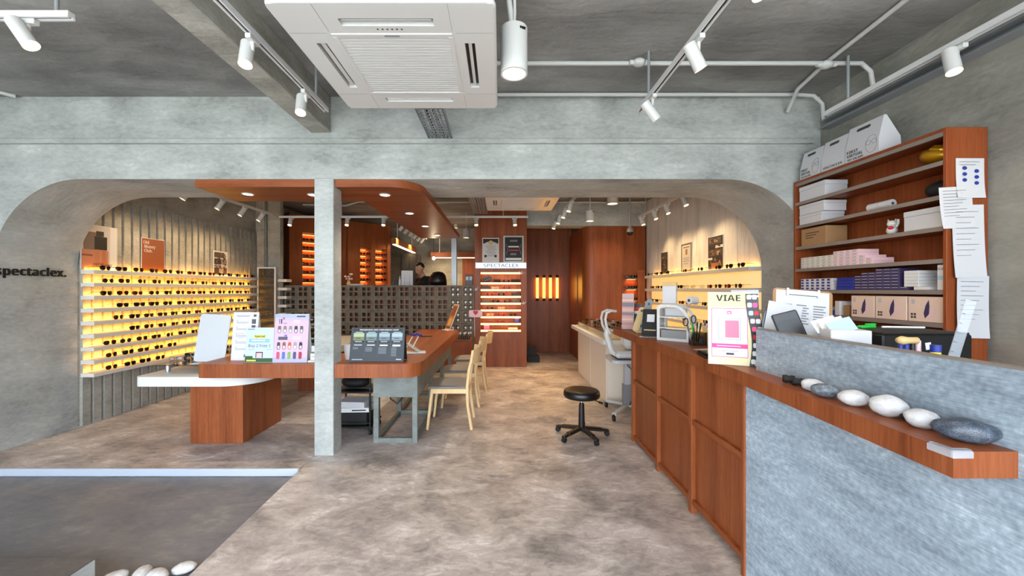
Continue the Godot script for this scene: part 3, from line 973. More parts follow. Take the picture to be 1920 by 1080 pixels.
# ---------- wooden display pillar with the lit niche ----------
func build_pillar() -> void:
	var t := thing("display_pillar", "tall wooden pillar with a glowing niche of shelves and framed certificates above", "display")
	var d := 7.45
	part("side_panel", bx(P(-0.483, 0, d), P(-0.375, 3.17, d + 0.3), 0.003), M.wood, t)
	part("side_panel", bx(P(0.393, 0, d), P(0.5, 3.17, d + 0.3), 0.003), M.wood, t)
	part("upper_panel", bx(P(-0.375, 1.795, d), P(0.393, 3.17, d + 0.3)), M.wood, t)
	part("lower_panel", bx(P(-0.375, 0, d), P(0.393, 0.66, d + 0.3)), M.wood, t)
	part("back_panel", bx(P(-0.375, 0.66, d + 0.27), P(0.393, 1.795, d + 0.3)), M.wood, t)
	for k in 9:
		var y := 1.782 - k * 0.128 if k == 0 else 1.59 - (k - 1) * 0.128
		var s: MeshInstance3D
		if k > 0:
			s = part("shelf", bx(P(-0.373, y - 0.012, d + 0.012), P(0.391, y + 0.008, d + 0.27)), M.wood_h, t)
		else:
			s = part("shelf", bx(P(-0.373, y, d + 0.012), P(0.391, y + 0.013, d + 0.27)), M.wood_h, t)
		part("light_strip", bx(P(-0.37, y - 0.03, d + 0.004), P(0.388, y + 0.004, d + 0.012)), M.led_orange, s)
		if k < 8:
			area(s, P(0.009, y - 0.032, d + 0.03), Vector3(0, -0.75, -0.66), Vector3.RIGHT, 0.74, 0.02, 0.22, Color(1.0, 0.7, 0.38))
	# name plate and the two framed sheets
	var n := thing("name_plate", "mirror-bright name plate with black capital letters on the wooden pillar", "sign", P(0.012, 1.915, d - 0.002))
	part("plate", bx(Vector3(-0.48, -0.055, 0), Vector3(0.48, 0.055, 0.012), 0.002), M.chrome_mirror, n)
	letters(n, "SPECTACLEX", Vector3(0, -0.0, 0.0135), Basis(), 0.062, M.ink, font_plain, 0.66, 0.003)
	var c := thing("framed_certificate", "cream certificate with a dark band and round seal in a pale frame", "certificate", P(-0.178, 2.21, d - 0.003))
	part("frame", bx(Vector3(-0.16, -0.235, 0), Vector3(0.155, 0.225, 0.02), 0.004), M.beige, c)
	part("sheet", bx(Vector3(-0.145, -0.215, 0.02), Vector3(0.14, 0.205, 0.022)), M.paper, c)
	part("band", B.new().prism(PackedVector2Array([Vector2(-0.145, 0.205), Vector2(0.14, 0.205), Vector2(0.14, 0.11), Vector2(0.05, 0.15), Vector2(0, 0.1), Vector2(-0.05, 0.15), Vector2(-0.145, 0.11)]), 0.022, 0.0235).done(), M.ink, c)
	part("seal", B.new().at(Vector3(0, 0.13, 0.0235), Basis(Vector3.RIGHT, PI / 2)).lathe([Vector2(0.045, 0), Vector2(0.045, 0.002), Vector2(0, 0.002)], 20).done(), M.tan, c)
	for k in 7:
		part("print", bx(Vector3(-0.1 + 0.02 * (k % 3), 0.06 - k * 0.03, 0.022), Vector3(0.1 - 0.02 * (k % 2), 0.068 - k * 0.03, 0.0226)), M.print_grey, c)
	for x in [-0.1, 0.09]:
		part("stamp", B.new().at(Vector3(x, -0.12, 0.022), Basis(Vector3.RIGHT, PI / 2)).lathe([Vector2(0.025, 0), Vector2(0.025, 0.001), Vector2(0, 0.001)], 14).done(), M.ink, c)
	c = thing("framed_certificate", "black award certificate with white brackets in a silver frame", "certificate", P(0.252, 2.22, d - 0.003))
	part("frame", bx(Vector3(-0.195, -0.25, 0), Vector3(0.19, 0.255, 0.02), 0.004), M.light_grey, c)
	part("sheet", bx(Vector3(-0.165, -0.22, 0.02), Vector3(0.16, 0.225, 0.022)), M.ink, c)
	for s in [-1.0, 1.0]:
		part("bracket", B.new().bar(Vector3(s * 0.14, 0.09, 0.023), Vector3(s * 0.11, 0.0, 0.023), 0.012, 0.002).bar(Vector3(s * 0.11, 0.0, 0.023), Vector3(s * 0.14, -0.1, 0.023), 0.012, 0.002).done(), M.print_white, c)
	part("print", bx(Vector3(-0.07, 0.14, 0.022), Vector3(0.07, 0.175, 0.0228)), M.print_grey, c)
	part("print", bx(Vector3(-0.1, 0.035, 0.022), Vector3(0.1, 0.06, 0.0228)), M.print_white, c)
	part("print", bx(Vector3(-0.09, -0.03, 0.022), Vector3(0.09, -0.012, 0.0228)), M.red, c)
	part("print", bx(Vector3(-0.06, -0.11, 0.022), Vector3(0.05, -0.075, 0.0228)), M.print_grey, c)
	part("print", bx(Vector3(-0.15, -0.205, 0.022), Vector3(0.145, -0.165, 0.0228)), M.print_white, c)
	# things on the niche shelves
	var g := "spectacles in the lit niche of the wooden pillar"
	for k in range(1, 8):
		var y := 1.598 - (k - 1) * 0.128
		var nn: int = [0, 1, 2, 2, 2, 2, 3, 1][k]
		for i in nn:
			put_glasses(["way", "round", "clear", "red"][(i + k) % 4], P([0.0, 0.115, -0.1, -0.2, -0.09, -0.2, -0.2, 0.0][k] + i * 0.22, y, d + 0.08), 0.1 * (i % 3 - 1), "spectacles on a shelf of the glowing niche in the wooden pillar", g)
	niche_box(-0.23, 1.598, "black case leaning at the left of the top niche shelf", M.black, Vector3(0.15, 0.09, 0.09), 0.35)
	niche_box(-0.06, 1.598, "small black case lying on the top niche shelf behind the spectacles", M.black_soft, Vector3(0.13, 0.06, 0.08), 0.0)
	niche_box(0.29, 1.598, "flat black case at the end of the top niche shelf", M.black_soft, Vector3(0.17, 0.06, 0.08), 0.0)
	niche_box(-0.28, 1.47, "long black case on the second niche shelf", M.black, Vector3(0.18, 0.055, 0.08), 0.0)
	niche_box(0.3, 1.342, "long black case on the third niche shelf", M.black, Vector3(0.17, 0.055, 0.08), 0.0)
	niche_box(-0.28, 1.214, "dark box with a pale frame print on the fourth niche shelf", M.dark_grey, Vector3(0.17, 0.06, 0.08), 0.0)
	niche_box(0.3, 1.214, "dark box at the right end of the fourth niche shelf", M.dark_grey, Vector3(0.16, 0.06, 0.08), 0.0)
	niche_box(0.32, 0.83, "blue square box on a niche shelf above the lowest one", M.blue, Vector3(0.09, 0.09, 0.06), 0.0)
	niche_box(-0.26, 0.702, "pink square box on the lowest niche shelf", M.pink, Vector3(0.11, 0.09, 0.07), 0.0)
	niche_box(0.24, 0.702, "low white tray on the lowest niche shelf", M.paper, Vector3(0.18, 0.03, 0.1), 0.0)
	# four amber tube lamps on the recess wall
	for x in [0.859, 1.014, 1.162, 1.318]:
		var l := thing("tube_wall_lamp", "upright glowing amber tube lamp with black ball ends on the wooden recess wall", "wall lamp", P(x, 1.497, 9.14), 0, "amber tube lamps on the recess wall")
		part("tube", B.new().cone(Vector3(0, -0.235, 0), Vector3(0, 0.235, 0), 0.03, 0.03, 16).done(), M.tube_amber, l)
		for s in [-1.0, 1.0]:
			part("ball_end", B.new().ball(Vector3(0, s * 0.265, 0), Vector3.ONE * 0.036, 14, 8).cone(Vector3(0, s * 0.265, 0), Vector3(0, s * 0.265, -0.06), 0.014, 0.014, 8).done(), M.black, l)
		area(l, Vector3(0, 0, 0.036), Vector3(0, 0, 1), Vector3.UP, 0.45, 0.04, 0.1, Color(1, 0.68, 0.25))
		area(l, Vector3(0, 0, -0.034), Vector3(0, 0, -1), Vector3.UP, 0.45, 0.04, 0.08, Color(1, 0.68, 0.25))
	# black boxes on the recess floor
	solo("storage_box", "wide black box standing on the floor of the recess beside the pillar", "box", bx(Vector3(-0.12, 0, -0.15), Vector3(0.13, 0.12, 0.15), 0.006), M.black_soft, P(0.66, 0, 8.05))
	solo("storage_box", "smaller black box on top of the wide black box in the recess", "box", bx(Vector3(-0.1, 0, -0.12), Vector3(0.1, 0.18, 0.12), 0.006), M.black_soft, P(0.63, 0.121, 8.07))


func niche_box(x: float, y: float, label: String, m: Material, s: Vector3, tilt: float) -> void:
	var o := thing("glasses_case", label, "case", P(x, y, 7.56))
	var b := Basis(Vector3(0, 0, 1), tilt)
	var lift := absf(sin(tilt)) * s.x / 2.0
	part("base", bx(Vector3(-s.x / 2, 0, -s.z / 2), Vector3(s.x / 2, s.y * 0.55, s.z / 2), 0.004), m, o, Vector3(0, lift, 0), b)
	part("lid", bx(Vector3(-s.x / 2, s.y * 0.57, -s.z / 2), Vector3(s.x / 2, s.y, s.z / 2), 0.006), m, o, Vector3(0, lift, 0), b)


# ---------- spectacles ----------
var specs := {}


func make_specs(kind: String) -> Node3D:
	# front towards +z, temples towards -z, standing on y = 0
	var o := Node3D.new()
	var k: int = {"way": 0, "round": 1, "avi": 2, "red": 3, "clear": 4, "brown": 5, "thin": 6}[kind]
	var fm: Material = [M.frame_black, M.frame_black, M.frame_gold, M.frame_red, M.frame_clear, M.frame_tortoise, M.frame_black][k]
	var lm: Material = [M.lens_black, M.lens_grey, M.lens_brown, M.lens_red, M.clear_lens, M.lens_brown, M.clear_lens][k]
	var hw: float = [0.028, 0.025, 0.028, 0.029, 0.026, 0.028, 0.026][k]
	var hh: float = [0.022, 0.023, 0.025, 0.021, 0.02, 0.021, 0.02][k]
	var ex: float = [3.2, 2.0, 2.4, 2.6, 2.8, 3.0, 2.4][k]
	var r: float = [0.0034, 0.0022, 0.0012, 0.003, 0.0028, 0.003, 0.002][k]
	var cy := hh + r
	var fr := B.new()
	var temples := []
	for s in [-1.0, 1.0]:
		var rim := []
		for i in 16:
			var w := TAU * i / 16.0
			var x := signf(cos(w)) * pow(absf(cos(w)), 2.0 / ex) * hw
			var y := signf(sin(w)) * pow(absf(sin(w)), 2.0 / ex) * hh
			if k in [2, 0, 5]:
				x *= 1.0 + 0.14 * y / hh
			var px: float = s * 0.0365 + x
			rim.append(Vector3(px, cy + y, -px * px * 2.2))
		fr.tube(rim, r, 5, true)
		var lens := B.new()
		var mid := Vector3(s * 0.0365, cy, 0.001)
		for i in 16:
			lens.poly([mid, rim[i], rim[(i + 1) % 16]], mid - Vector3(0, 0, 0.1))
		part("lens", lens.done(), lm, o)
		var hx: float = s * 0.0365 + s * (hw + 0.002)
		var z0 := -hx * hx * 2.2
		temples.append(B.new().tube([Vector3(hx, cy + hh * 0.6, z0), Vector3(hx + s * 0.002, cy + hh * 0.6, z0 - 0.09), Vector3(hx - s * 0.004, cy - 0.012, z0 - 0.125)], maxf(r * 0.8, 0.0014), 5).done())
	fr.tube([Vector3(-0.012, cy + hh * 0.3, 0.001), Vector3(0, cy + hh * 0.45, 0.003), Vector3(0.012, cy + hh * 0.3, 0.001)], maxf(r * 0.85, 0.0014), 5)
	part("rim", fr.done(), fm, o)
	for m in temples:
		part("temple", m, fm, o)
	o.set_meta("category", "spectacles" if k in [4, 6] else "sunglasses")
	return o


func put_glasses(kind: String, where: Vector3, turn: float, label: String, group: String, tilt := 0.0) -> void:
	if not specs.has(kind):
		specs[kind] = make_specs(kind)
	var c: Node3D = specs[kind].duplicate()
	c.name = numbered("spectacles" if kind in ["clear", "thin"] else "sunglasses")
	add_child(c)
	c.position = where
	c.rotation = Vector3(tilt, turn, 0)
	var look: String = {"way": "square black", "round": "round black", "avi": "gold-rimmed aviator", "red": "dark red", "clear": "pale clear-rimmed", "brown": "tortoiseshell brown", "thin": "thin-rimmed black"}[kind]
	c.set_meta("label", look + " " + label)
	c.set_meta("group", group)


# ---------- right side: lit shelves, pale counter, eye test instrument ----------
func build_right_side() -> void:
	var ord := ["topmost", "second", "third", "fourth", "lowest"]
	var kinds := ["thin", "way", "brown", "round", "thin", "clear", "way", "thin", "red"]
	var tops := [1.71, 1.477, 1.245, 1.01, 0.78]
	for k in 5:
		var y: float = tops[k]
		var s := thing("display_shelf", "%s white display shelf above a glowing panel on the whitewashed board wall" % ord[k], "shelf", Vector3.ZERO, 0, "lit shelves on the whitewashed wall")
		part("board", bx(P(2.67, y - 0.045, 4.25), P(2.814, y, 7.3), 0.002), M.shelf_white, s)
		if k == 0:
			part("light_strip", bx(P(2.795, y, 4.27), P(2.81, y + 0.006, 7.28)), M.led_warm, s)
			area(s, P(2.795, y + 0.012, 5.77), Vector3(0.45, 0.9, 0), Vector3(0, 0, 1), 2.95, 0.014, 0.5, Color(1.0, 0.68, 0.26))
		# glowing acrylic back panel below the board
		var lp := solo("light_panel", "long glowing yellow back panel below the %s shelf of the whitewashed wall" % ord[k], "light panel", bx(P(2.804, y - 0.045 - 0.186, 4.25), P(2.813, y - 0.046, 7.3)), M.light_panel, Vector3.ZERO, Basis(), "glowing panels on the whitewashed wall")
		area(lp, P(2.8, y - 0.14, 5.77), Vector3.LEFT, Vector3(0, 0, 1), 3.0, 0.17, 0.22, Color(1.0, 0.72, 0.3))
		var dd := 4.42 + 0.05 * k
		var i := 0
		while dd < 7.2:
			put_glasses(kinds[(i * 5 + k * 2 + rng.randi() % 2) % 9], P(2.69, y + 0.001, dd), -PI / 2 + rng.randf_range(-0.12, 0.12), "spectacles standing on the %s lit shelf of the whitewashed wall" % ord[k], "spectacles on the lit shelves of the whitewashed wall")
			dd += rng.randf_range(0.175, 0.25)
			i += 1
	# posters standing on the top shelf, leaning on the boards
	poster("photo_poster", "narrow dark photo poster on the whitewashed wall beside the wooden post", 2.812, 6.75, 1.72, 0.27, 0.38, -1, collage([[0, 0, 1, 1, g8(44, 38, 32)], [0.1, 0.05, 0.8, 0.3, g8(84, 72, 58)], [0.2, 0.4, 0.5, 0.45, g8(66, 58, 48)], [0.5, 0.55, 0.3, 0.2, g8(120, 104, 84)], [0.1, 0.85, 0.4, 0.1, g8(100, 60, 40)]], 36, [g8(150, 120, 96), g8(70, 56, 48), g8(110, 90, 78), g8(190, 168, 146), g8(40, 34, 32), g8(128, 70, 50)]))
	poster("certificate_poster", "pale certificate poster with a gold emblem in a brown frame on the whitewashed wall", 2.81, 5.95, 1.72, 0.34, 0.44, -1, [[0, 0, 1, 1, g8(92, 78, 62)], [0.08, 0.05, 0.84, 0.9, g8(214, 208, 196)], [0.42, 0.2, 0.2, 0.2, g8(170, 128, 60)], [0.2, 0.12, 0.6, 0.03, g8(90, 84, 78)], [0.2, 0.5, 0.6, 0.02, g8(120, 114, 106)], [0.25, 0.56, 0.5, 0.02, g8(120, 114, 106)], [0.2, 0.62, 0.6, 0.02, g8(120, 114, 106)], [0.25, 0.7, 0.45, 0.02, g8(120, 114, 106)]])
	poster("collage_poster", "dark photo collage poster with white captions on the whitewashed wall", 2.812, 5.15, 1.72, 0.36, 0.44, -1, collage([[0, 0, 1, 1, g8(36, 30, 28)], [0.05, 0.03, 0.85, 0.2, g8(84, 68, 56)], [0.5, 0.28, 0.5, 0.08, g8(225, 220, 212)], [0.05, 0.4, 0.9, 0.2, g8(98, 74, 56)], [0.0, 0.64, 0.3, 0.07, g8(225, 220, 212)], [0.2, 0.8, 0.7, 0.18, g8(150, 96, 66)], [0.1, 0.05, 0.2, 0.14, g8(160, 140, 120)], [0.6, 0.45, 0.2, 0.12, g8(176, 150, 126)]], 36, [g8(150, 120, 96), g8(70, 56, 48), g8(110, 90, 78), g8(190, 168, 146), g8(40, 34, 32), g8(128, 70, 50)]))
	# wooden post and the small orange lit shelves behind it
	solo("wooden_post", "plain wooden panel standing at the far end of the whitewashed wall shelves", "panel", bx(P(2.56, 0, 7.34), P(2.69, 1.82, 7.37), 0.003), M.wood)
	for k in 3:
		var y: float = [1.68, 1.48, 1.26][k]
		var s := thing("corner_shelf", "%s small orange lit corner shelf behind the wooden post" % ["upper", "middle", "lower"][k], "shelf")
		part("board", bx(P(2.42, y - 0.025, 7.48), P(2.62, y, 7.645)), M.shelf_grey, s)
		part("light_strip", bx(P(2.43, y - 0.032, 7.6), P(2.61, y - 0.025, 7.615)), M.led_orange, s)
		area(s, P(2.52, y - 0.036, 7.607), Vector3.DOWN, Vector3.RIGHT, 0.17, 0.012, 0.06, Color(1, 0.55, 0.2))
		for i in 2:
			put_glasses("way", P(2.47 + i * 0.11, y + 0.001, 7.52), 0.0, "dark spectacles on a small corner shelf behind the wooden post", "spectacles on the small corner shelves")
	# pale counter with a glass tray of frames on wooden blocks
	var t := thing("pale_counter", "pale beige counter with a white top and a tray of frames near the lens room", "counter")
	part("body", bx(P(1.37, 0, 5.05), P(2.15, 0.76, 6.92), 0.003), M.beige, t)
	part("door", bx(P(1.362, 0.03, 5.08), P(1.372, 0.75, 5.95), 0.002), M.beige, t)
	part("door", bx(P(1.362, 0.03, 5.97), P(1.372, 0.75, 6.9), 0.002), M.beige, t)
	part("counter_top", slab(rounded([Vector2(1.3, 4.98), Vector2(2.2, 4.98), Vector2(2.2, 7.25), Vector2(1.3, 7.25)], [0.08, 0.02, 0.02, 0.02], 8), 0.76, 0.815), M.white, t)
	for d in [5.12, 6.15, 7.0]:
		part("tray_block", bx(P(1.4, 0.815, d), P(1.62, 0.9, d + 0.1), 0.003), M.pale_wood, t)
	part("glass_tray", bx(P(1.36, 0.9, 5.1), P(2.0, 0.908, 7.15)), M.smoke_glass, t)
	for i in 9:
		for j in 3:
			put_glasses(["brown", "thin", "clear", "way"][(i * 3 + j * 2) % 4], P(1.5 + j * 0.18, 0.909, 5.3 + i * 0.2), -PI / 2 + rng.randf_range(-0.2, 0.2), "spectacles laid in rows on the glass tray of the pale counter", "spectacles on the tray of the pale counter")
	# instrument on a lifting table
	t = thing("instrument_table", "grey height-adjustable instrument table on a castor foot behind the reception counter", "table", P(1.52, 0, 4.72))
	part("table_top", slab(rounded([Vector2(-0.24, -0.22), Vector2(0.25, -0.22), Vector2(0.25, 0.24), Vector2(-0.2, 0.24)], [0.08, 0.05, 0.02, 0.02]), 0.61, 0.645), M.light_grey, t)
	part("column", bx(Vector3(-0.04, 0.3, -0.03), Vector3(0.03, 0.61, 0.03), 0.004), M.light_grey, t)
	part("lower_column", bx(Vector3(-0.055, 0.06, -0.04), Vector3(0.045, 0.33, 0.04), 0.004), M.mid_grey, t)
	for s in [[-0.26, 0.34], [0.2, 0.34], [-0.2, -0.2], [0.2, -0.2]]:
		var f := part("foot", B.new().bar(Vector3(0, 0.085, 0), Vector3(s[0], 0.075, s[1]), 0.05, 0.03, 0.006).done(), M.light_grey, t)
		part("castor", B.new().cone(Vector3(s[0] - 0.014, 0.032, s[1]), Vector3(s[0] + 0.014, 0.032, s[1]), 0.032, 0.032, 14).cone(Vector3(s[0], 0.035, s[1]), Vector3(s[0], 0.075, s[1]), 0.012, 0.012, 8).done(), M.black, f)
	part("cable", B.new().tube([Vector3(-0.03, 0.6, 0.05), Vector3(-0.02, 0.56, 0.08), Vector3(0.03, 0.52, 0.08), Vector3(0.06, 0.5, 0.05), Vector3(0.06, 0.2, 0.05), Vector3(0.0, 0.1, 0.08)], 0.006, 6).done(), M.black, t)
	t = thing("eye_test_instrument", "white eye test instrument with a curved forehead arch on the grey table", "instrument", P(1.46, 0.646, 4.72))
	part("base", B.new().box(Vector3(0.06, 0.05, 0), Vector3(0.34, 0.09, 0.3), 0.03).done(), M.white_plastic, t)
	part("base_plate", bx(Vector3(-0.1, 0, -0.14), Vector3(0.22, 0.012, 0.14), 0.004), M.black, t)
	part("cradle", B.new().tube([Vector3(-0.19, 0.36, 0.05), Vector3(-0.2, 0.28, 0.05), Vector3(-0.17, 0.18, 0.05), Vector3(-0.14, 0.08, 0.04), Vector3(-0.08, 0.045, 0.03), Vector3(0.0, 0.05, 0.02)], 0.035, 14).done(), M.white_plastic, t)
	part("head", B.new().box(Vector3(0.1, 0.26, 0), Vector3(0.2, 0.3, 0.24), 0.05).done(), M.white_plastic, t)
	for z in [0.1, -0.08]:
		part("forehead_arch", B.new().tube([Vector3(-0.17, 0.3, z), Vector3(-0.215, 0.38, z), Vector3(-0.23, 0.47, z), Vector3(-0.215, 0.54, z), Vector3(-0.16, 0.565, z), Vector3(-0.1, 0.56, z)], 0.016, 12).done(), M.white_plastic, t)
	part("chin_rest", B.new().box(Vector3(-0.15, 0.33, 0), Vector3(0.06, 0.03, 0.16), 0.01).done(), M.white_plastic, t)


func poster(called: String, label: String, x: float, d: float, y: float, w: float, h: float, side: int, blocks: Array) -> Node3D:
	# a flat print on a wall that runs along the room; side 1 faces +x, -1 faces -x
	var p := thing(called, label, "poster", P(x, y + h / 2.0, d), PI / 2 * side)
	part("board", bx(Vector3(-w / 2, -h / 2, 0), Vector3(w / 2, h / 2, 0.006)), M.paper, p)
	print_face(p, w * 0.97, h * 0.97, Vector3(0, 0, 0.0065), Basis(), blocks)
	return p


func collage(base: Array, n: int, tones: Array) -> Array:
	# photo-like scatter of small patches over a printed sheet
	for k in n:
		var c: Color = tones[rng.randi() % tones.size()]
		base.append([rng.randf_range(0.06, 0.8), rng.randf_range(0.04, 0.86), rng.randf_range(0.04, 0.16), rng.randf_range(0.02, 0.1), c.lerp(Color(0.1, 0.08, 0.08), rng.randf() * 0.5)])
	return base


func print_face(parent: Node, w: float, h: float, where: Vector3, basis: Basis, blocks: Array, size := 192) -> MeshInstance3D:
	# flat print: blocks of colour [x, y, w, h, colour] in parts of the sheet
	var im := Image.create(size, int(size * h / w), false, Image.FORMAT_RGB8)
	im.fill(g8(236, 236, 238))
	for k in blocks:
		im.fill_rect(Rect2i(int(k[0] * im.get_width()), int(k[1] * im.get_height()), maxi(1, int(k[2] * im.get_width())), maxi(1, int(k[3] * im.get_height()))), k[4])
	var m := StandardMaterial3D.new()
	m.resource_name = "print"
	m.albedo_texture = tex(im)
	m.albedo_color = Color(0.88, 0.88, 0.88)
	m.roughness = 0.6
	var b := B.new()
	b.quad(Vector3(-w / 2, -h / 2, 0), Vector3(w / 2, -h / 2, 0), Vector3(w / 2, h / 2, 0), Vector3(-w / 2, h / 2, 0))
	return part("printed_face", b.done(), m, parent, where, basis)


# ---------- left side: ribbed wall with lit shelves, block wall ----------
func build_left_side() -> void:
	var ord := ["top", "second", "third", "fourth", "fifth", "sixth", "seventh", "eighth", "bottom"]
	var kinds := ["way", "brown", "way", "avi", "round", "way", "brown", "red", "way", "avi"]
	var start := [4.35, 4.38, 4.36, 4.55, 4.5, 4.7, 4.4, 4.42, 4.42]
	var stop := [6.95, 6.95, 6.95, 6.95, 6.95, 6.95, 6.3, 5.4, 5.2]
	for k in 9:
		var y := 1.671 - 0.138 * k
		var s := thing("display_shelf", "%s white display shelf with a warm light strip on the ribbed concrete wall" % ord[k], "shelf", Vector3.ZERO, 0, "lit shelves on the ribbed wall")
		part("board", bx(P(-4.472, y - 0.042, 4.205), P(-4.33, y, 7.05), 0.002), M.shelf_white, s)
		part("light_strip", bx(P(-4.468, y, 4.23), P(-4.455, y + 0.006, 7.04)), M.led_warm, s)
		area(s, P(-4.456, y + 0.012, 5.63), Vector3(-0.45, 0.9, 0), Vector3(0, 0, 1), 2.78, 0.014, 0.8, Color(1.0, 0.69, 0.24))
		var d: float = start[k]
		var i := 0
		while d < stop[k]:
			put_glasses(kinds[rng.randi() % 10], P(-4.345, y + 0.001, d), PI / 2 + rng.randf_range(-0.15, 0.15), "sunglasses on the %s shelf of the ribbed concrete wall" % ord[k], "sunglasses on the lit shelves of the ribbed wall")
			d += rng.randf_range(0.185, 0.23)
			i += 1
	# posters standing on the top shelf
	var p := poster("text_poster", "rust brown poster with white serif lettering standing on the top lit shelf", -4.47, 5.08, 1.672, 0.34, 0.44, 1, [[0, 0, 1, 1, g8(150, 78, 36)]])
	for k in 3:
		letters(p, ["Old", "Money", "Club."][k], Vector3([-0.105, -0.055, -0.075][k], 0.165 - k * 0.052, 0.008), Basis(), 0.036, M.print_white, font_serif)
	p = poster("photo_poster", "poster of a figure in black and orange trousers standing by the rounded arch", -4.47, 4.4, 1.672, 0.4, 0.5, 1, [[0, 0, 1, 1, g8(205, 196, 190)], [0.0, 0.55, 0.75, 0.45, g8(196, 128, 96)], [0.05, 0.15, 0.5, 0.4, g8(120, 100, 92)], [0.4, 0.12, 0.22, 0.12, g8(40, 32, 30)], [0.35, 0.24, 0.36, 0.3, g8(24, 22, 24)], [0.36, 0.54, 0.14, 0.32, g8(186, 120, 84)], [0.56, 0.54, 0.13, 0.32, g8(180, 112, 78)], [0.0, 0.66, 0.3, 0.04, g8(140, 82, 60)], [0.8, 0.0, 0.2, 1.0, g8(226, 224, 222)]])
	letters(p, "Old Money", Vector3(0.03, -0.185, 0.008), Basis(), 0.03, M.ink, font_serif)
	poster("collage_poster", "photo collage poster in white border standing on the top shelf of the ribbed wall", -4.47, 6.3, 1.672, 0.33, 0.4, 1, collage([[0, 0, 1, 1, g8(226, 222, 216)], [0.06, 0.04, 0.7, 0.22, g8(84, 66, 60)], [0.8, 0.06, 0.15, 0.18, g8(225, 220, 215)], [0.06, 0.3, 0.5, 0.24, g8(56, 46, 44)], [0.6, 0.3, 0.34, 0.24, g8(140, 124, 116)], [0.06, 0.56, 0.88, 0.1, g8(206, 200, 196)], [0.06, 0.66, 0.6, 0.32, g8(72, 50, 42)], [0.4, 0.7, 0.3, 0.2, g8(190, 170, 150)], [0.7, 0.66, 0.25, 0.3, g8(110, 74, 58)]], 36, [g8(150, 120, 96), g8(70, 56, 48), g8(110, 90, 78), g8(190, 168, 146), g8(40, 34, 32), g8(128, 70, 50)]))
	# raised letters on the side of the arch
	var w := part("wall_lettering", TextMesh.new(), M.ink, self, P(-4.496, 1.63, 3.8), yaw(PI / 2))
	w.mesh.text = "spectaclex."
	w.mesh.font = font_bold
	w.mesh.font_size = 64
	w.mesh.pixel_size = 0.11 / 64.0
	w.mesh.depth = 0.012
	w.scale.x = 0.575 / w.mesh.get_aabb().size.x
	tag(w, "raised black lower-case lettering on the concrete reveal of the arch", "lettering")
	# tall framed glass panel at the end of the shelves
	var f := thing("framed_mirror", "tall narrow dark mirror in a thin white frame beside the ribbed wall shelves", "mirror", P(-4.215, 0, 7.12), 0.05)
	for s in [-1.0, 1.0]:
		part("frame_side", bx(Vector3(s * 0.15 - 0.012, 0.02, -0.012), Vector3(s * 0.15 + 0.012, 1.865, 0.012), 0.002), M.white, f)
	part("frame_end", bx(Vector3(-0.138, 1.84, -0.012), Vector3(0.138, 1.865, 0.012), 0.002), M.white, f)
	part("frame_end", bx(Vector3(-0.138, 0.02, -0.012), Vector3(0.138, 0.045, 0.012), 0.002), M.white, f)
	part("pane", bx(Vector3(-0.138, 0.045, -0.003), Vector3(0.138, 1.84, 0.003)), M.smoke_glass, f)
	for k in 5:
		solo("shelf_stub", "short white shelf end beside the framed mirror", "shelf", bx(P(-4.06, 1.60 - k * 0.155, 7.2), P(-3.9, 1.65 - k * 0.155, 7.38), 0.002), M.shelf_white, Vector3.ZERO, Basis(), "short shelf ends by the mirror")
	solo("wall_conduit", "thin vertical pipe on the pier at the end of the ribbed wall", "pipe", B.new().cone(P(-4.3, 1.87, 7.24), P(-4.3, 3.17, 7.24), 0.025, 0.025, 12).done(), M.grey_paint)
	# wall of ventilation blocks, each block a part of it
	var wall := thing("block_wall", "low wall of square concrete ventilation blocks with four holes each", "wall", P(0, 0, 7.4))
	part("plinth", bx(Vector3(-4.05, 0, -0.1), Vector3(-0.485, 0.1, 0)), M.cement_warm, wall)
	var b := B.new()
	for x in [[-0.118, -0.0805], [-0.0135, 0.0135], [0.0805, 0.118]]:
		b.span(Vector3(x[0], -0.118, -0.1), Vector3(x[1], 0.118, 0))
	for x in [[-0.0805, -0.0135], [0.0135, 0.0805]]:
		for y in [[-0.118, -0.0805], [-0.0135, 0.0135], [0.0805, 0.118]]:
			b.span(Vector3(x[0], y[0], -0.1), Vector3(x[1], y[1], -0.002))
	var block := b.done()
	mat("block", Color(0.66, 0.6, 0.54), 0.85, 0, T.cement, Vector3.ONE * 0.9, T.cement_n, 0.6)
	for i in 15:
		for j in 6:
			part("block", block, M.block, wall, Vector3(-0.485 - 0.1185 - i * 0.238, 1.422 - j * 0.239, rng.randf_range(-0.003, 0.0)))
	# white bottles lying in the holes next to the pillar
	var bottle := B.new()
	bottle.at(Vector3.ZERO, Basis(Vector3.RIGHT, PI / 2)).lathe([Vector2(0.0, 0.02), Vector2(0.018, 0.02), Vector2(0.018, -0.004), Vector2(0.026, -0.01), Vector2(0.026, -0.09), Vector2(0, -0.09)], 14)
	var bm := bottle.done()
	for i in 2:
		for j in 5:
			for h in 4:
				solo("bottle", "white bottle lying in a hole of the block wall beside the pillar", "bottle", bm, M.white_plastic, P(-0.6035 - i * 0.238 + (0.047 if h % 2 else -0.047), 1.422 - j * 0.239 + (0.047 if h < 2 else -0.047) - 0.007, 7.42), Basis(), "bottles in the holes of the block wall")
	# low wooden cabinet with bottles in front of the block wall
	var c := thing("low_cabinet", "low dark wooden cabinet with bottles on top against the block wall", "cabinet", P(-0.98, 0, 7.0))
	part("body", bx(Vector3(-0.35, 0.02, -0.35), Vector3(0.46, 0.55, 0.05), 0.003), M.wood, c)
	part("top", bx(Vector3(-0.36, 0.55, -0.36), Vector3(0.47, 0.575, 0.06), 0.003), M.wood_h, c)
	part("door", bx(Vector3(-0.34, 0.04, 0.05), Vector3(0.05, 0.54, 0.062), 0.003), M.wood, c)
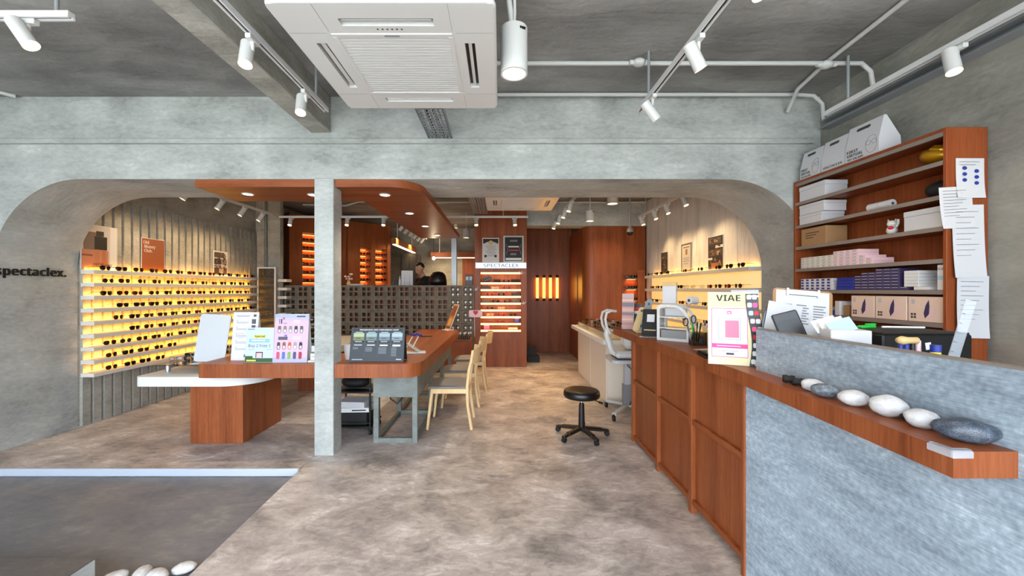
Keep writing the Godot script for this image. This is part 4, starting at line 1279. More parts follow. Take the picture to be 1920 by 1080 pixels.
	part("door", bx(Vector3(0.06, 0.04, 0.05), Vector3(0.45, 0.54, 0.062), 0.003), M.wood, c)
	var stand := B.new().lathe([Vector2(0, 0), Vector2(0.024, 0), Vector2(0.026, 0.005), Vector2(0.026, 0.07), Vector2(0.012, 0.09), Vector2(0.012, 0.11), Vector2(0, 0.11)], 14).done()
	var cap := B.new().lathe([Vector2(0.014, 0.095), Vector2(0.014, 0.125), Vector2(0, 0.125)], 12).done()
	for i in 5:
		for j in 2:
			var o := thing("bottle", "small dark bottle with a white cap on the low wooden cabinet", "bottle", P(-0.86 + i * 0.075, 0.576, 6.97 + j * 0.09), 0, "capped bottles on the low cabinet")
			part("body", stand, M.dark_grey, o)
			part("cap", cap, M.white_plastic, o)
	# frames on the long glass tray of the white table
	for i in 13:
		for j in 4:
			put_glasses(["brown", "thin", "clear", "avi", "way"][(i * 3 + j * 2 + rng.randi() % 2) % 5], P(-3.31 + j * 0.165 + rng.randf_range(-0.02, 0.02), 0.733, 4.02 + i * 0.2), rng.randf_range(-0.25, 0.25), "spectacles lying in rows on the glass tray of the white display table", "spectacles on the tray of the white display table")


# ---------- raised room behind the block wall ----------
func build_back_room() -> void:
	struct("floor_platform", bx(P(-4.04, 0.0, 7.51), P(0.4, 0.25, 11.0)), M.floor)
	var t := thing("bar_counter", "dark wooden bar counter behind the concrete block wall", "counter", P(0, 0.25, 7.52))
	part("body", bx(Vector3(-3.9, 0, -0.4), Vector3(-0.5, 1.26, 0)), M.wood, t)
	part("top", bx(Vector3(-3.92, 1.26, -0.42), Vector3(-0.49, 1.288, 0.01), 0.003), M.wood_h, t)
	# slanting wooden shelf wall with lit bays
	t = thing("wooden_shelf_wall", "slanting wooden wall unit with glowing shelf bays behind the block wall", "shelf unit", P(-4.25, 0.25, 7.95), 0.779)
	var top := 2.75
	for s in [[0.0, 0.25], [0.76, 1.06], [1.2, 1.49], [1.75, 1.86], [2.16, 2.25]]:
		part("panel", bx(Vector3(s[0], 0, -0.3), Vector3(s[1], top, 0), 0.003), M.wood, t)
	part("panel", bx(Vector3(1.06, 0, -0.3), Vector3(1.2, top, -0.06), 0.003), M.wood, t)
	for s in [[0.25, 0.76, 2.4, 0.17], [1.49, 1.75, 2.17, 0.15], [1.86, 2.16, 2.17, 0.15]]:
		var x0: float = s[0]
		var x1: float = s[1]
		part("bay_top", bx(Vector3(x0, s[2], -0.3), Vector3(x1, top, -0.01)), M.wood, t)
		part("bay_back", bx(Vector3(x0, 0, -0.3), Vector3(x1, s[2], -0.28)), M.wood, t)
		part("bay_base", bx(Vector3(x0, 0, -0.28), Vector3(x1, 0.9, -0.01)), M.wood, t)
		var y: float = s[2]
		var i := 0
		while y > 1.1:
			var sh: MeshInstance3D
			sh = part("shelf", bx(Vector3(x0, y - 0.018 if i else y - 0.005, -0.28), Vector3(x1, y, -0.02)), M.wood_h, t)
			part("light_strip", bx(Vector3(x0 + 0.01, y - 0.03, -0.27), Vector3(x1 - 0.01, y - 0.02, -0.255)), M.led_orange, sh)
			area(sh, Vector3((x0 + x1) / 2, y - 0.034, -0.25), Vector3(0, -1, -0.15), Vector3.RIGHT, x1 - x0 - 0.03, 0.014, 0.1, Color(1, 0.62, 0.26))
			if i > 0:
				for g in int((x1 - x0) / 0.13):
					var q := t.transform * Vector3(x0 + 0.08 + g * 0.155, y + 0.001, -0.06)
					put_glasses(["way", "brown"][(g + i) % 2], q, 0.779, "sunglasses in a glowing bay of the slanting wooden shelf wall", "sunglasses in the slanting wooden shelf wall")
			y -= s[3]
			i += 1
	solo("dark_doorway_box", "tall black box standing in for the dark doorway at the end of the slanting wooden shelf wall", "cabinet", B.new().span(P(-2.46, 0.25, 9.75), P(-2.04, 2.35, 10.2), 0.004).span(P(-2.43, 0.3, 9.73), P(-2.26, 2.3, 9.75), 0.003).span(P(-2.24, 0.3, 9.73), P(-2.07, 2.3, 9.75), 0.003).done(), M.black_soft)  # black box put in to give the dark of the doorway opening
	solo("wooden_door_panel", "reddish wooden door panel on the back wall beside the pillar", "door", B.new().span(P(-1.05, 0.251, 10.94), P(-0.42, 2.35, 10.995), 0.003).span(P(-0.98, 0.35, 10.93), P(-0.5, 2.25, 10.94), 0.003).done(), M.wood)
	solo("steel_post", "square blue-grey steel post rising behind the bar counter", "post", bx(P(-0.99, 0.25, 7.96), P(-0.88, 2.6, 8.06), 0.004), M.galvanised)
	# two wooden pendant beams with a light strip below
	for k in 2:
		var l := thing("beam_pendant_lamp", ["wooden beam pendant lamp hanging along the room behind the bar", "wooden beam pendant lamp hanging across the room before the back wall"][k], "pendant lamp", [P(-2.24, 2.42, 9.3), P(-1.05, 2.28, 10.1)][k], [PI / 2, 0.0][k])
		var half: float = [1.0, 0.72][k]
		part("beam", bx(Vector3(-half, 0, -0.05), Vector3(half, 0.13, 0.05), 0.003), M.wood_h, l)
		part("light_strip", bx(Vector3(-half + 0.03, -0.012, -0.035), Vector3(half - 0.03, 0.0, 0.035)), M.lamp_warm, l)
		area(l, Vector3(0, -0.016, 0), Vector3.DOWN, Vector3.RIGHT, half * 1.9, 0.06, 0.8, Color(1, 0.8, 0.55))
		for s in [-0.7, 0.7]:
			part("rod", B.new().cone(Vector3(s * half, 0.13, 0), Vector3(s * half, 3.17 - l.position.y, 0), 0.008, 0.008, 8).done(), M.white_metal, l)
	var bulb := thing("globe_lamp", "small white globe lamp hanging above the person behind the bar", "pendant lamp", P(-1.62, 2.22, 9.6))
	part("globe", B.new().ball(Vector3.ZERO, Vector3(0.04, 0.045, 0.04), 14, 8).done(), M.lamp_white, bulb)
	part("cord", B.new().cone(Vector3(0, 0.045, 0), Vector3(0, 0.95, 0), 0.004, 0.004, 6).done(), M.black, bulb)
	var om := OmniLight3D.new()
	om.name = "light"
	om.light_energy = 0.4
	om.light_color = Color(1, 0.9, 0.75)
	om.light_size = 0.04
	om.shadow_enabled = true
	om.omni_range = 12.0
	om.omni_attenuation = 2.0
	bulb.add_child(om)
	# things on the bar
	var s := thing("menu_board", "white sign board on a wire easel standing on the bar", "sign", P(-1.8, 1.538, 7.62), 0.1)
	part("board", bx(Vector3(-0.11, 0, -0.02), Vector3(0.11, 0.29, -0.008), 0.003), M.paper, s)
	part("easel", B.new().tube([Vector3(-0.05, 0.19, -0.004), Vector3(-0.05, 0.06, 0.0), Vector3(-0.05, 0.0, 0.06)], 0.004, 6).tube([Vector3(0.05, 0.19, -0.004), Vector3(0.05, 0.06, 0.0), Vector3(0.05, 0.0, 0.06)], 0.004, 6).tube([Vector3(-0.06, 0.06, 0.004), Vector3(0.06, 0.06, 0.004)], 0.004, 6).done(), M.steel, s)
	solo("coffee_machine", "black domed machine on the bar beside the steel post", "machine", B.new().at(Vector3.ZERO).lathe([Vector2(0, 0), Vector2(0.17, 0), Vector2(0.17, 0.1), Vector2(0.15, 0.2), Vector2(0.1, 0.26), Vector2(0, 0.28)], 24, true).done(), M.black, P(-1.22, 1.538, 7.75))
	s = thing("speaker_box", "black box with two white squares on the bar against the pillar", "speaker", P(-0.6, 1.538, 7.6))
	part("body", bx(Vector3(-0.075, 0, -0.06), Vector3(0.075, 0.21, 0.04), 0.004), M.black, s)
	for x in [-0.035, 0.035]:
		part("label_square", bx(Vector3(x - 0.026, 0.1, 0.04), Vector3(x + 0.026, 0.17, 0.042)), M.paper, s)
	for x in [-2.06, -2.0, -1.94]:
		solo("bottle", "slim dark bottle standing on the bar near the white sign board", "bottle", B.new().lathe([Vector2(0, 0), Vector2(0.022, 0), Vector2(0.022, 0.11), Vector2(0.009, 0.14), Vector2(0.009, 0.18), Vector2(0, 0.18)], 12).done(), M.white_plastic if x > -1.95 else M.dark_grey, P(x, 1.538, 7.62), Basis(), "bottles on the bar")
	solo("book", "thick white book lying on the bar next to the concrete column", "book", bx(Vector3(-0.11, 0, -0.07), Vector3(0.11, 0.03, 0.07), 0.002), M.paper, P(-2.75, 1.538, 7.6))
	s = thing("dried_flowers", "small bunch of dried flowers in a vase on the bar", "flowers", P(-2.93, 1.538, 7.62))
	part("vase", B.new().lathe([Vector2(0, 0), Vector2(0.03, 0), Vector2(0.04, 0.04), Vector2(0.02, 0.08), Vector2(0.025, 0.1)], 14).done(), M.tan, s)
	for k in 9:
		var a := k * 2.4
		var q := Vector3(cos(a) * 0.06, 0.13 + 0.045 * (k % 3), sin(a) * 0.06)
		var st := part("stem", B.new().tube([Vector3(0, 0.09, 0), q], 0.002, 5).done(), M.tan, s)
		part("bloom", B.new().ball(q, Vector3(0.022, 0.018, 0.022), 8, 5).done(), M.pale_pink if k % 2 else M.beige, st)
	build_person()


# ---------- person ----------
func nets(bones: Array, lo: Vector3, hi: Vector3, cell: float, k: float, v: PackedVector3Array, n: PackedVector3Array, c: PackedColorArray, ix: PackedInt32Array) -> void:
	# skin over tapered capsules [a, b, ra, rb, colour], one vertex per crossed cell
	var nx := int((hi.x - lo.x) / cell) + 1
	var ny := int((hi.y - lo.y) / cell) + 1
	var nz_ := int((hi.z - lo.z) / cell) + 1
	var f := PackedFloat32Array()
	f.resize(nx * ny * nz_)
	var dist := func(p: Vector3) -> float:
		var d := 1e3
		for q in bones:
			var ab: Vector3 = q[1] - q[0]
			var w := clampf((p - q[0]).dot(ab) / maxf(ab.length_squared(), 1e-9), 0, 1)
			var e: float = p.distance_to(q[0] + ab * w) - lerpf(q[2], q[3], w)
			var h := clampf(0.5 + 0.5 * (d - e) / k, 0, 1)
			d = lerpf(d, e, h) - k * h * (1.0 - h)
		return d
	var i := 0
	for z in nz_:
		for y in ny:
			for x in nx:
				f[i] = dist.call(lo + Vector3(x, y, z) * cell)
				i += 1
	var at := {}
	var corner := [0, 1, nx, nx + 1, nx * ny, nx * ny + 1, nx * ny + nx, nx * ny + nx + 1]
	for z in nz_ - 1:
		for y in ny - 1:
			for x in nx - 1:
				var b := (z * ny + y) * nx + x
				var neg := 0
				for o in corner:
					if f[b + o] < 0.0:
						neg += 1
				if neg == 0 or neg == 8:
					continue
				var sum := Vector3.ZERO
				var m := 0
				for e in 8:
					for ax in [1, 2, 4]:
						if e & ax == 0:
							var f0 := f[b + corner[e]]
							var f1 := f[b + corner[e | ax]]
							if (f0 < 0.0) != (f1 < 0.0):
								var w := f0 / (f0 - f1)
								var p := Vector3(e & 1, (e >> 1) & 1, (e >> 2) & 1)
								var p1 := Vector3((e | ax) & 1, ((e | ax) >> 1) & 1, ((e | ax) >> 2) & 1)
								sum += p.lerp(p1, w)
								m += 1
				var pos := lo + (Vector3(x, y, z) + sum / m) * cell
				at[b] = v.size()
				v.append(pos)
				var h := cell * 0.5
				n.append(Vector3(dist.call(pos + Vector3(h, 0, 0)) - dist.call(pos - Vector3(h, 0, 0)), dist.call(pos + Vector3(0, h, 0)) - dist.call(pos - Vector3(0, h, 0)), dist.call(pos + Vector3(0, 0, h)) - dist.call(pos - Vector3(0, 0, h))).normalized())
				var best := 1e3
				var col := Color.WHITE
				for q in bones:
					var ab: Vector3 = q[1] - q[0]
					var w := clampf((pos - q[0]).dot(ab) / maxf(ab.length_squared(), 1e-9), 0, 1)
					var e: float = pos.distance_to(q[0] + ab * w) - lerpf(q[2], q[3], w)
					if e < best:
						best = e
						col = q[4]
				c.append(col)
	for z in range(1, nz_ - 1):
		for y in range(1, ny - 1):
			for x in range(1, nx - 1):
				var b := (z * ny + y) * nx + x
				for ax in 3:
					var step: int = [1, nx, nx * ny][ax]
					var u: int = [nx, nx * ny, 1][ax]
					var w: int = [nx * ny, 1, nx][ax]
					if (f[b] < 0.0) != (f[b + step] < 0.0):
						var q := [b - u - w, b - w, b, b - u]
						if not (at.has(q[0]) and at.has(q[1]) and at.has(q[2]) and at.has(q[3])):
							continue
						if f[b] < 0.0:
							ix.append_array([at[q[0]], at[q[2]], at[q[1]], at[q[0]], at[q[3]], at[q[2]]])
						else:
							ix.append_array([at[q[0]], at[q[1]], at[q[2]], at[q[0]], at[q[2]], at[q[3]]])


func build_person() -> void:
	# stands behind the bar looking down at work; local: faces +z, then turned
	var skin := Color(0.5, 0.27, 0.17)
	var shirt := Color(0.006, 0.006, 0.008)
	var jeans := Color(0.02, 0.022, 0.035)
	var shoe := Color(0.01, 0.01, 0.01)
	var o := thing("person", "person in a black T-shirt standing behind the block wall, looking down", "person", P(-1.61, 0.25, 8.36), -0.75)
	var v := PackedVector3Array()
	var n := PackedVector3Array()
	var c := PackedColorArray()
	var ix := PackedInt32Array()
	var body := [
		[Vector3(0, 1.0, 0), Vector3(0, 1.2, 0.0), 0.125, 0.135, shirt], [Vector3(-0.06, 1.0, 0), Vector3(0.06, 1.0, 0), 0.125, 0.125, jeans],
		[Vector3(-0.09, 1.3, 0.0), Vector3(0.09, 1.3, 0.0), 0.12, 0.12, shirt], [Vector3(-0.17, 1.43, 0.02), Vector3(0.17, 1.43, 0.02), 0.062, 0.062, shirt],
		[Vector3(0, 1.42, 0.02), Vector3(0, 1.55, 0.06), 0.055, 0.052, skin], [Vector3(0, 1.35, 0.01), Vector3(0, 1.45, 0.02), 0.1, 0.07, shirt]]
	for s in [-1.0, 1.0]:
		body.append([Vector3(s * 0.1, 0.95, 0), Vector3(s * 0.11, 0.5, 0.02), 0.085, 0.058, jeans])
		body.append([Vector3(s * 0.11, 0.5, 0.02), Vector3(s * 0.12, 0.09, -0.02), 0.055, 0.04, jeans])
		body.append([Vector3(s * 0.12, 0.045, -0.03), Vector3(s * 0.13, 0.035, 0.15), 0.042, 0.035, shoe])
		body.append([Vector3(s * 0.19, 1.42, 0.02), Vector3(s * 0.23, 1.16, 0.05), 0.056, 0.046, shirt])
		body.append([Vector3(s * 0.23, 1.14, 0.06), Vector3(s * 0.14, 1.07, 0.3), 0.042, 0.027, skin])
	nets(body, Vector3(-0.36, -0.02, -0.22), Vector3(0.36, 1.64, 0.36), 0.022, 0.03, v, n, c, ix)
	var tilt := Transform3D(Basis(Vector3.RIGHT, 0.45), Vector3(0, 1.56, 0.07))
	var hd := []
	for q in [[Vector3(0, 0.12, -0.01), Vector3(0, 0.14, -0.02), 0.088, 0.086], [Vector3(0, 0.05, 0.035), Vector3(0, 0.09, 0.03), 0.055, 0.07], [Vector3(0, 0.015, 0.06), Vector3(0, 0.02, 0.05), 0.03, 0.04], [Vector3(0, 0.1, 0.095), Vector3(0, 0.068, 0.112), 0.01, 0.014], [Vector3(0, 0.118, 0.082), Vector3(0, 0.1, 0.095), 0.012, 0.01], [Vector3(-0.022, 0.04, 0.088), Vector3(0.022, 0.04, 0.088), 0.009, 0.009], [Vector3(0.083, 0.08, -0.01), Vector3(0.088, 0.11, -0.018), 0.012, 0.016], [Vector3(-0.083, 0.08, -0.01), Vector3(-0.088, 0.11, -0.018), 0.012, 0.016]]:
		hd.append([tilt * q[0], tilt * q[1], q[2], q[3], skin])
	nets(hd, Vector3(-0.125, 1.5, -0.08), Vector3(0.125, 1.82, 0.28), 0.009, 0.015, v, n, c, ix)
	for s in [-1.0, 1.0]:
		var w := Vector3(s * 0.13, 1.06, 0.31)
		var hand := [[w, w + Vector3(-s * 0.02, -0.012, 0.06), 0.026, 0.03, skin], [w + Vector3(-s * 0.03, -0.005, 0.02), w + Vector3(-s * 0.065, -0.02, 0.055), 0.012, 0.009, skin]]
		for k in 4:
			var r := w + Vector3(-s * 0.02 + (k - 1.5) * 0.017, -0.012, 0.075)
			var m := r + Vector3(0, -0.008, [0.03, 0.036, 0.034, 0.026][k])
			hand.append([r, m, 0.009, 0.008, skin])
			hand.append([m, m + Vector3(0, -0.022, 0.02), 0.008, 0.007, skin])
		nets(hand, w - Vector3(0.11, 0.09, 0.05), w + Vector3(0.11, 0.06, 0.17), 0.0065, 0.006, v, n, c, ix)
	var a := []
	a.resize(Mesh.ARRAY_MAX)
	a[Mesh.ARRAY_VERTEX] = v
	a[Mesh.ARRAY_NORMAL] = n
	a[Mesh.ARRAY_COLOR] = c
	a[Mesh.ARRAY_INDEX] = ix
	var mesh := ArrayMesh.new()
	mesh.add_surface_from_arrays(Mesh.PRIMITIVE_TRIANGLES, a)
	var m := mat("person", Color(1, 1, 1), 0.75)
	m.vertex_color_use_as_albedo = true
	part("body", mesh, m, o)
	# hair: a cap over the back and top of the skull
	var rows := []
	for i in 12:
		var el := PI / 2 - PI * 0.62 * i / 11.0
		var row := PackedVector3Array()
		for j in 24:
			var az := TAU * j / 24.0
			var low := el if sin(az) < 0.1 else maxf(el, 0.55)
			row.append(tilt * (Vector3(0, 0.13, -0.015) + Vector3(cos(low) * cos(az) * 0.096, sin(low) * 0.103, cos(low) * sin(az) * 0.1)))
		rows.append(row)
	part("hair", B.new().sheet(rows, true).done(), M.hair, o)
	for s in [-1.0, 1.0]:
		part("eye", B.new().ball(tilt * Vector3(s * 0.032, 0.1, 0.084), Vector3.ONE * 0.011, 10, 6).done(), M.hair, o)


# ---------- ceiling fittings ----------
func track(label: String, a: Vector3, b: Vector3, rods: Array) -> void:
	var t := thing("lighting_track", label, "track", a)
	var e := b - a
	part("rail", B.new().bar(Vector3.ZERO, e, 0.036, 0.022, 0.002).done(), M.white_metal, t)
	var side := Vector3.UP.cross(e.normalized()) * 0.013
	for s in [-1.0, 1.0]:
		part("lip", B.new().bar(side * s + Vector3(0, -0.017, 0), e + side * s + Vector3(0, -0.017, 0), 0.01, 0.012).done(), M.white_metal, t)
	part("slot", B.new().bar(e * 0.01 + Vector3(0, -0.0125, 0), e * 0.99 + Vector3(0, -0.0125, 0), 0.016, 0.003).done(), M.black, t)
	for f in rods:
		part("rod", B.new().cone(e * f + Vector3(0, 0.011, 0), e * f + Vector3(0, 3.17 - a.y, 0), 0.01, 0.01, 8).done(), M.galvanised, t)


func track_spot(label: String, p: Vector3, along: Vector3, dir: Vector3, lit: bool, energy: float, group := "") -> void:
	# p: on the underside of the track; dir: where the lamp points
	dir = dir.normalized()
	var t := thing("track_spotlight", label, "spotlight", p, 0, group)
	part("adapter", B.new().bar(-along * 0.045 + Vector3(0, -0.016, 0), along * 0.045 + Vector3(0, -0.016, 0), 0.03, 0.026, 0.003).done(), M.white_plastic, t)
	var pivot := Vector3(0, -0.075, 0)
	part("arm", B.new().cone(Vector3(0, -0.028, 0), pivot, 0.011, 0.009, 10).done(), M.white_plastic, t)
	var side := dir.cross(along).normalized() * 0.032
	var a := pivot + side - dir * 0.055
	var hd := part("head", B.new().cone(a, a + dir * 0.145, 0.033, 0.034, 24, false).cone(a - dir * 0.001, a + dir * 0.12, 0.032, 0.032, 24).done(), M.white_plastic, t)
	var lens := B.new()
	var x := dir.cross(along).normalized()
	lens.disc(a + dir * 0.132, x * 0.031, dir.cross(x) * 0.031, 24)
	part("lens", lens.done(), M.lamp_warm if lit else M.light_grey, hd)
	if lit:
		spot(t, a + dir * 0.16, dir, 48.0, energy, Color(1.0, 0.84, 0.62), 0.03)


func build_ceiling_fittings() -> void:
	var fw := Vector3(0, 0, 1)
	track("white lighting track beside the concrete ceiling beam", P(-1.33, 2.84, 3.02), P(-1.33, 2.84, 0.2), [0.06, 0.6])
	track_spot("white track spotlight next to the ceiling beam, farther from the arch wall", P(-1.33, 2.817, 2.12), fw, Vector3(0.1, -0.93, 0.3), true, 0.5)
	track_spot("white track spotlight next to the ceiling beam, closest to the arch wall", P(-1.33, 2.817, 2.7), fw, Vector3(0.12, -0.9, 0.35), true, 0.5)
	track("white lighting track hung between the pendant cylinder and the shelf unit", P(1.065, 2.84, 3.06), P(1.065, 2.84, 0.2), [0.08, 0.6])
	track_spot("white unlit-looking track spotlight over the reception counter, closest to the arch wall", P(1.065, 2.817, 2.76), fw, Vector3(0.62, -0.75, -0.1), true, 0.5)
	track_spot("white track spotlight turned to the shelf unit, halfway along its track", P(1.065, 2.817, 2.12), fw, Vector3(0.5, -0.85, -0.1), true, 0.5)
	track_spot("bright track spotlight at the street end of the reception track", P(1.065, 2.817, 1.62), fw, Vector3(0.2, -0.9, 0.3), true, 0.5)
	track("white lighting track along the cement wall above the shelf unit", P(2.545, 2.84, 3.09), P(2.545, 2.84, 0.2), [0.07, 0.6])
	track_spot("glowing track spotlight above the shelf unit by the cement wall", P(2.545, 2.817, 2.2), fw, Vector3(-0.1, -0.92, 0.25), true, 0.5)
	track("short white lighting track hung across the entrance area", P(-2.15, 2.84, 1.98), P(-3.4, 2.84, 1.98), [0.06])
	track_spot("white track spotlight hung over the entrance floor", P(-2.37, 2.817, 1.98), Vector3.RIGHT, Vector3(0.55, -0.83, -0.05), true, 0.5)
	# inner tracks
	var g := "spotlights on the ribbed wall track"
	track("white lighting track along the ribbed wall shelves", P(-3.9, 2.75, 6.85), P(-3.9, 2.75, 4.6), [0.15, 0.7])
	for d in [4.95, 5.55, 6.03, 6.49]:
		track_spot("lit white spotlight on the track beside the ribbed wall", P(-3.9, 2.727, d), fw, Vector3(-0.35, -0.85, 0.35), true, 0.9, g)
	track("long white lighting track crossing the shop in front of the wooden pillar", P(0.49, 2.75, 6.97), P(-3.9, 2.75, 6.97), [0.1, 0.4, 0.75])
	for x in [-3.69, -2.69, -2.05, -0.424, 0.254]:
		track_spot("lit white spotlight on the track crossing in front of the pillar", P(x, 2.727, 6.97), Vector3.RIGHT, Vector3(0.05, -0.9, 0.42), true, 0.9, "spotlights on the crossing track")
	track("white lighting track leading towards the wooden recess", P(1.03, 2.75, 7.4), P(1.03, 2.75, 5.2), [0.15, 0.7])
	for d in [5.65, 6.15, 6.69, 7.25]:
		track_spot("lit white spotlight on the track leading to the recess", P(1.03, 2.727, d), fw, Vector3(-0.25, -0.9, 0.15), true, 0.9, "spotlights on the track to the recess")
	track("white lighting track along the whitewashed wall shelves", P(2.45, 2.75, 6.95), P(2.45, 2.75, 4.9), [0.15, 0.7])
	for d in [5.2, 5.75, 6.2, 6.75]:
		track_spot("lit white spotlight on the track beside the whitewashed wall", P(2.45, 2.727, d), fw, Vector3(0.2, -0.88, 0.3), true, 0.9, "spotlights on the whitewashed wall track")
	track("white lighting track in the room behind the bar", P(-1.95, 2.8, 10.4), P(-1.95, 2.8, 7.8), [0.1, 0.6])
	for k in 6:
		track_spot("lit white spotlight on the track behind the bar" if k % 3 == 1 else "unlit white spotlight on the track behind the bar", P(-1.95, 2.777, 7.95 + k * 0.42), fw, Vector3(-0.6, -0.75, 0.1), k % 3 == 1, 2.0, "spotlights behind the bar")
	for x in [-1.75, -1.45, -1.15]:
		var l := thing("ceiling_spot", "small round ceiling spot above the bar", "downlight", P(x, 3.165, 10.3), 0, "ceiling spots above the bar")
		part("body", B.new().lathe([Vector2(0.05, 0), Vector2(0.05, -0.1), Vector2(0.04, -0.1)], 18).done(), M.white_plastic, l)
		part("lens", B.new().lathe([Vector2(0.041, -0.095), Vector2(0.0, -0.095)], 18).done(), M.lamp_warm, l)
		spot(l, Vector3(0, -0.12, 0), Vector3.DOWN, 50, 2.0, Color(1, 0.86, 0.66))
	# cylinder pendants
	cylinder_lamp("large white cylinder pendant lamp hanging beside the air conditioner", P(0.077, 2.66, 2.2), 0.075, 0.25, 1.0)
	cylinder_lamp("white cylinder pendant lamp hanging in front of the lens room", P(1.476, 2.585, 6.5), 0.07, 0.17, 2.0)
	cylinder_lamp("short white cylinder lamp on the ceiling by the lens room", P(2.02, 3.0, 7.1), 0.1, 0.165, 1.6)
	cylinder_lamp("dark-looking cylinder lamp above the bar left of the pillar", P(-0.75, 2.6, 8.7), 0.07, 0.2, 2.0)
	# air conditioners
	air_conditioner("white ceiling cassette air conditioner hanging in front of the arch wall", P(-0.508, 2.655, 2.125), PI)
	air_conditioner("white ceiling cassette air conditioner in the inner room before the pillar", P(0.29, 2.655, 5.5), 0.0)
	# perforated cable tray
	cable_tray("perforated steel cable tray running into the arch wall behind the air conditioner", P(-0.53, 2.8, 3.5), 0.93, 0.2)
	cable_tray("perforated steel cable tray in the inner room left of the far air conditioner", P(-0.36, 2.86, 7.3), 2.4, 0.25)
	# pipes on the ceiling
	conduit("grey pipe across the ceiling near the arch wall", [P(-0.03, 3.15, 3.42), P(2.55, 3.15, 3.42), P(2.7, 3.13, 3.4), P(2.76, 3.05, 3.38), P(2.77, 2.9, 3.38)])
	conduit("grey pipe across the ceiling with junction box and bent end", [P(-0.03, 3.14, 2.93), P(2.45, 3.14, 2.93), P(2.68, 3.14, 2.93), P(2.75, 3.08, 2.93), P(2.77, 2.95, 2.93)])
	conduit("grey pipe slanting across the ceiling to the arch wall", [P(2.52, 3.02, 3.46), P(2.49, 3.14, 3.3), P(2.42, 3.15, 2.9), P(2.35, 3.15, 2.1), P(2.3, 3.15, 1.0)])
	conduit("white cable pipe bending down from the ceiling behind the cylinder lamp", [P(0.04, 3.15, 1.5), P(0.04, 3.15, 2.1), P(0.05, 3.06, 2.2), P(0.07, 2.92, 2.22)])
	conduit("thin pipe on the ceiling in the corner above the arch", [P(-4.9, 3.155, 2.6), P(-4.25, 3.155, 3.46)])
	conduit("grey pipe across the inner ceiling in front of the lens room beam", [P(-2.0, 3.12, 7.5), P(0.4, 3.12, 7.5), P(2.75, 3.12, 7.5)])
	conduit("thin pipe zigzagging on the inner ceiling above the bar", [P(-3.9, 3.14, 7.8), P(-3.1, 3.14, 7.9), P(-2.7, 3.14, 7.55), P(-1.5, 3.14, 7.7), P(-1.0, 3.14, 7.6)])
	for p in [P(1.02, 3.13, 2.9), P(2.42, 3.13, 2.93)]:
		solo("junction_box", "round grey junction box on the ceiling pipe", "junction box", B.new().ball(Vector3.ZERO, Vector3(0.05, 0.03, 0.04), 14, 8).cone(Vector3(-0.07, 0, 0), Vector3(0.07, 0, 0), 0.018, 0.018, 10).done(), M.pipe, p, Basis(), "junction boxes on the ceiling pipe")
	# dome camera
	var c := thing("security_camera", "grey dome security camera hanging from the beam by the lens room", "camera", P(2.4, 2.52, 7.3))
	part("bracket", B.new().cone(Vector3(0, 0.1, 0), Vector3(0, 0.65, 0), 0.015, 0.015, 10).done(), M.galvanised, c)
	part("housing", B.new().lathe([Vector2(0.0, 0.1), Vector2(0.03, 0.1), Vector2(0.055, 0.05), Vector2(0.06, 0.0)], 20).done(), M.mid_grey, c)
	part("dome", B.new().ball(Vector3.ZERO, Vector3(0.055, 0.06, 0.055), 18, 10).done(), M.black, c)


func conduit(label: String, pts: Array) -> void:
	solo("ceiling_pipe", label, "pipe", B.new().tube(pts, 0.016, 10).done(), M.pipe)


func cylinder_lamp(label: String, p: Vector3, r: float, h: float, energy: float) -> void:
	var l := thing("cylinder_lamp", label, "pendant lamp", p)
	part("body", B.new().lathe([Vector2(r * 0.84, 0.03), Vector2(r * 0.86, 0.0), Vector2(r, 0.0), Vector2(r, h), Vector2(0.0, h)], 32).done(), M.white_plastic, l)
	part("lens", B.new().lathe([Vector2(r * 0.85, 0.012), Vector2(0.0, 0.006)], 32).done(), M.lamp_warm, l)
	if p.y + h < 3.1:
		part("cord", B.new().tube([Vector3(0, h, 0), Vector3(0.004, h + 0.1, 0), Vector3(0, 3.17 - p.y, 0)], 0.009, 8).done(), M.white_plastic, l)
		for k in 3:
			part("vent_slot", B.new().bar(Vector3(0.026 + k * 0.011, h * 0.86, r * 0.9 - k * 0.005), Vector3(0.03 + k * 0.011, h * 0.91, r * 0.9 - k * 0.005), 0.003, 0.02).done(), M.black, l)
	spot(l, Vector3(0, -0.02, 0), Vector3.DOWN, 50, energy, Color(1, 0.88, 0.7), r * 0.6)


func cable_tray(label: String, p: Vector3, long: float, wide: float) -> void:
	var t := thing("cable_tray", label, "cable tray", p)
	var n := int(long / 0.05)
	var b := B.new()
	for k in 7:
		var x := -wide / 2 + wide * k / 6.0
		b.span(Vector3(x - 0.006, 0, 0), Vector3(x + 0.006, 0.002, long))
	for k in n + 1:
		b.span(Vector3(-wide / 2, 0, k * long / n - 0.009 * (1.0 if k else 0.0)), Vector3(wide / 2, 0.002, minf(k * long / n + 0.009, long)))
	part("perforated_sheet", b.done(), M.galvanised, t)
	for s in [-1.0, 1.0]:
		part("side_wall", bx(Vector3(s * wide / 2 - 0.002, 0, 0), Vector3(s * wide / 2 + 0.002, 0.05, long)), M.galvanised, t)
	part("cables", B.new().tube([Vector3(-0.04, 0.02, 0), Vector3(-0.03, 0.02, long)], 0.014, 8).tube([Vector3(0.03, 0.02, 0), Vector3(0.02, 0.02, long)], 0.012, 8).done(), M.black_soft, t)


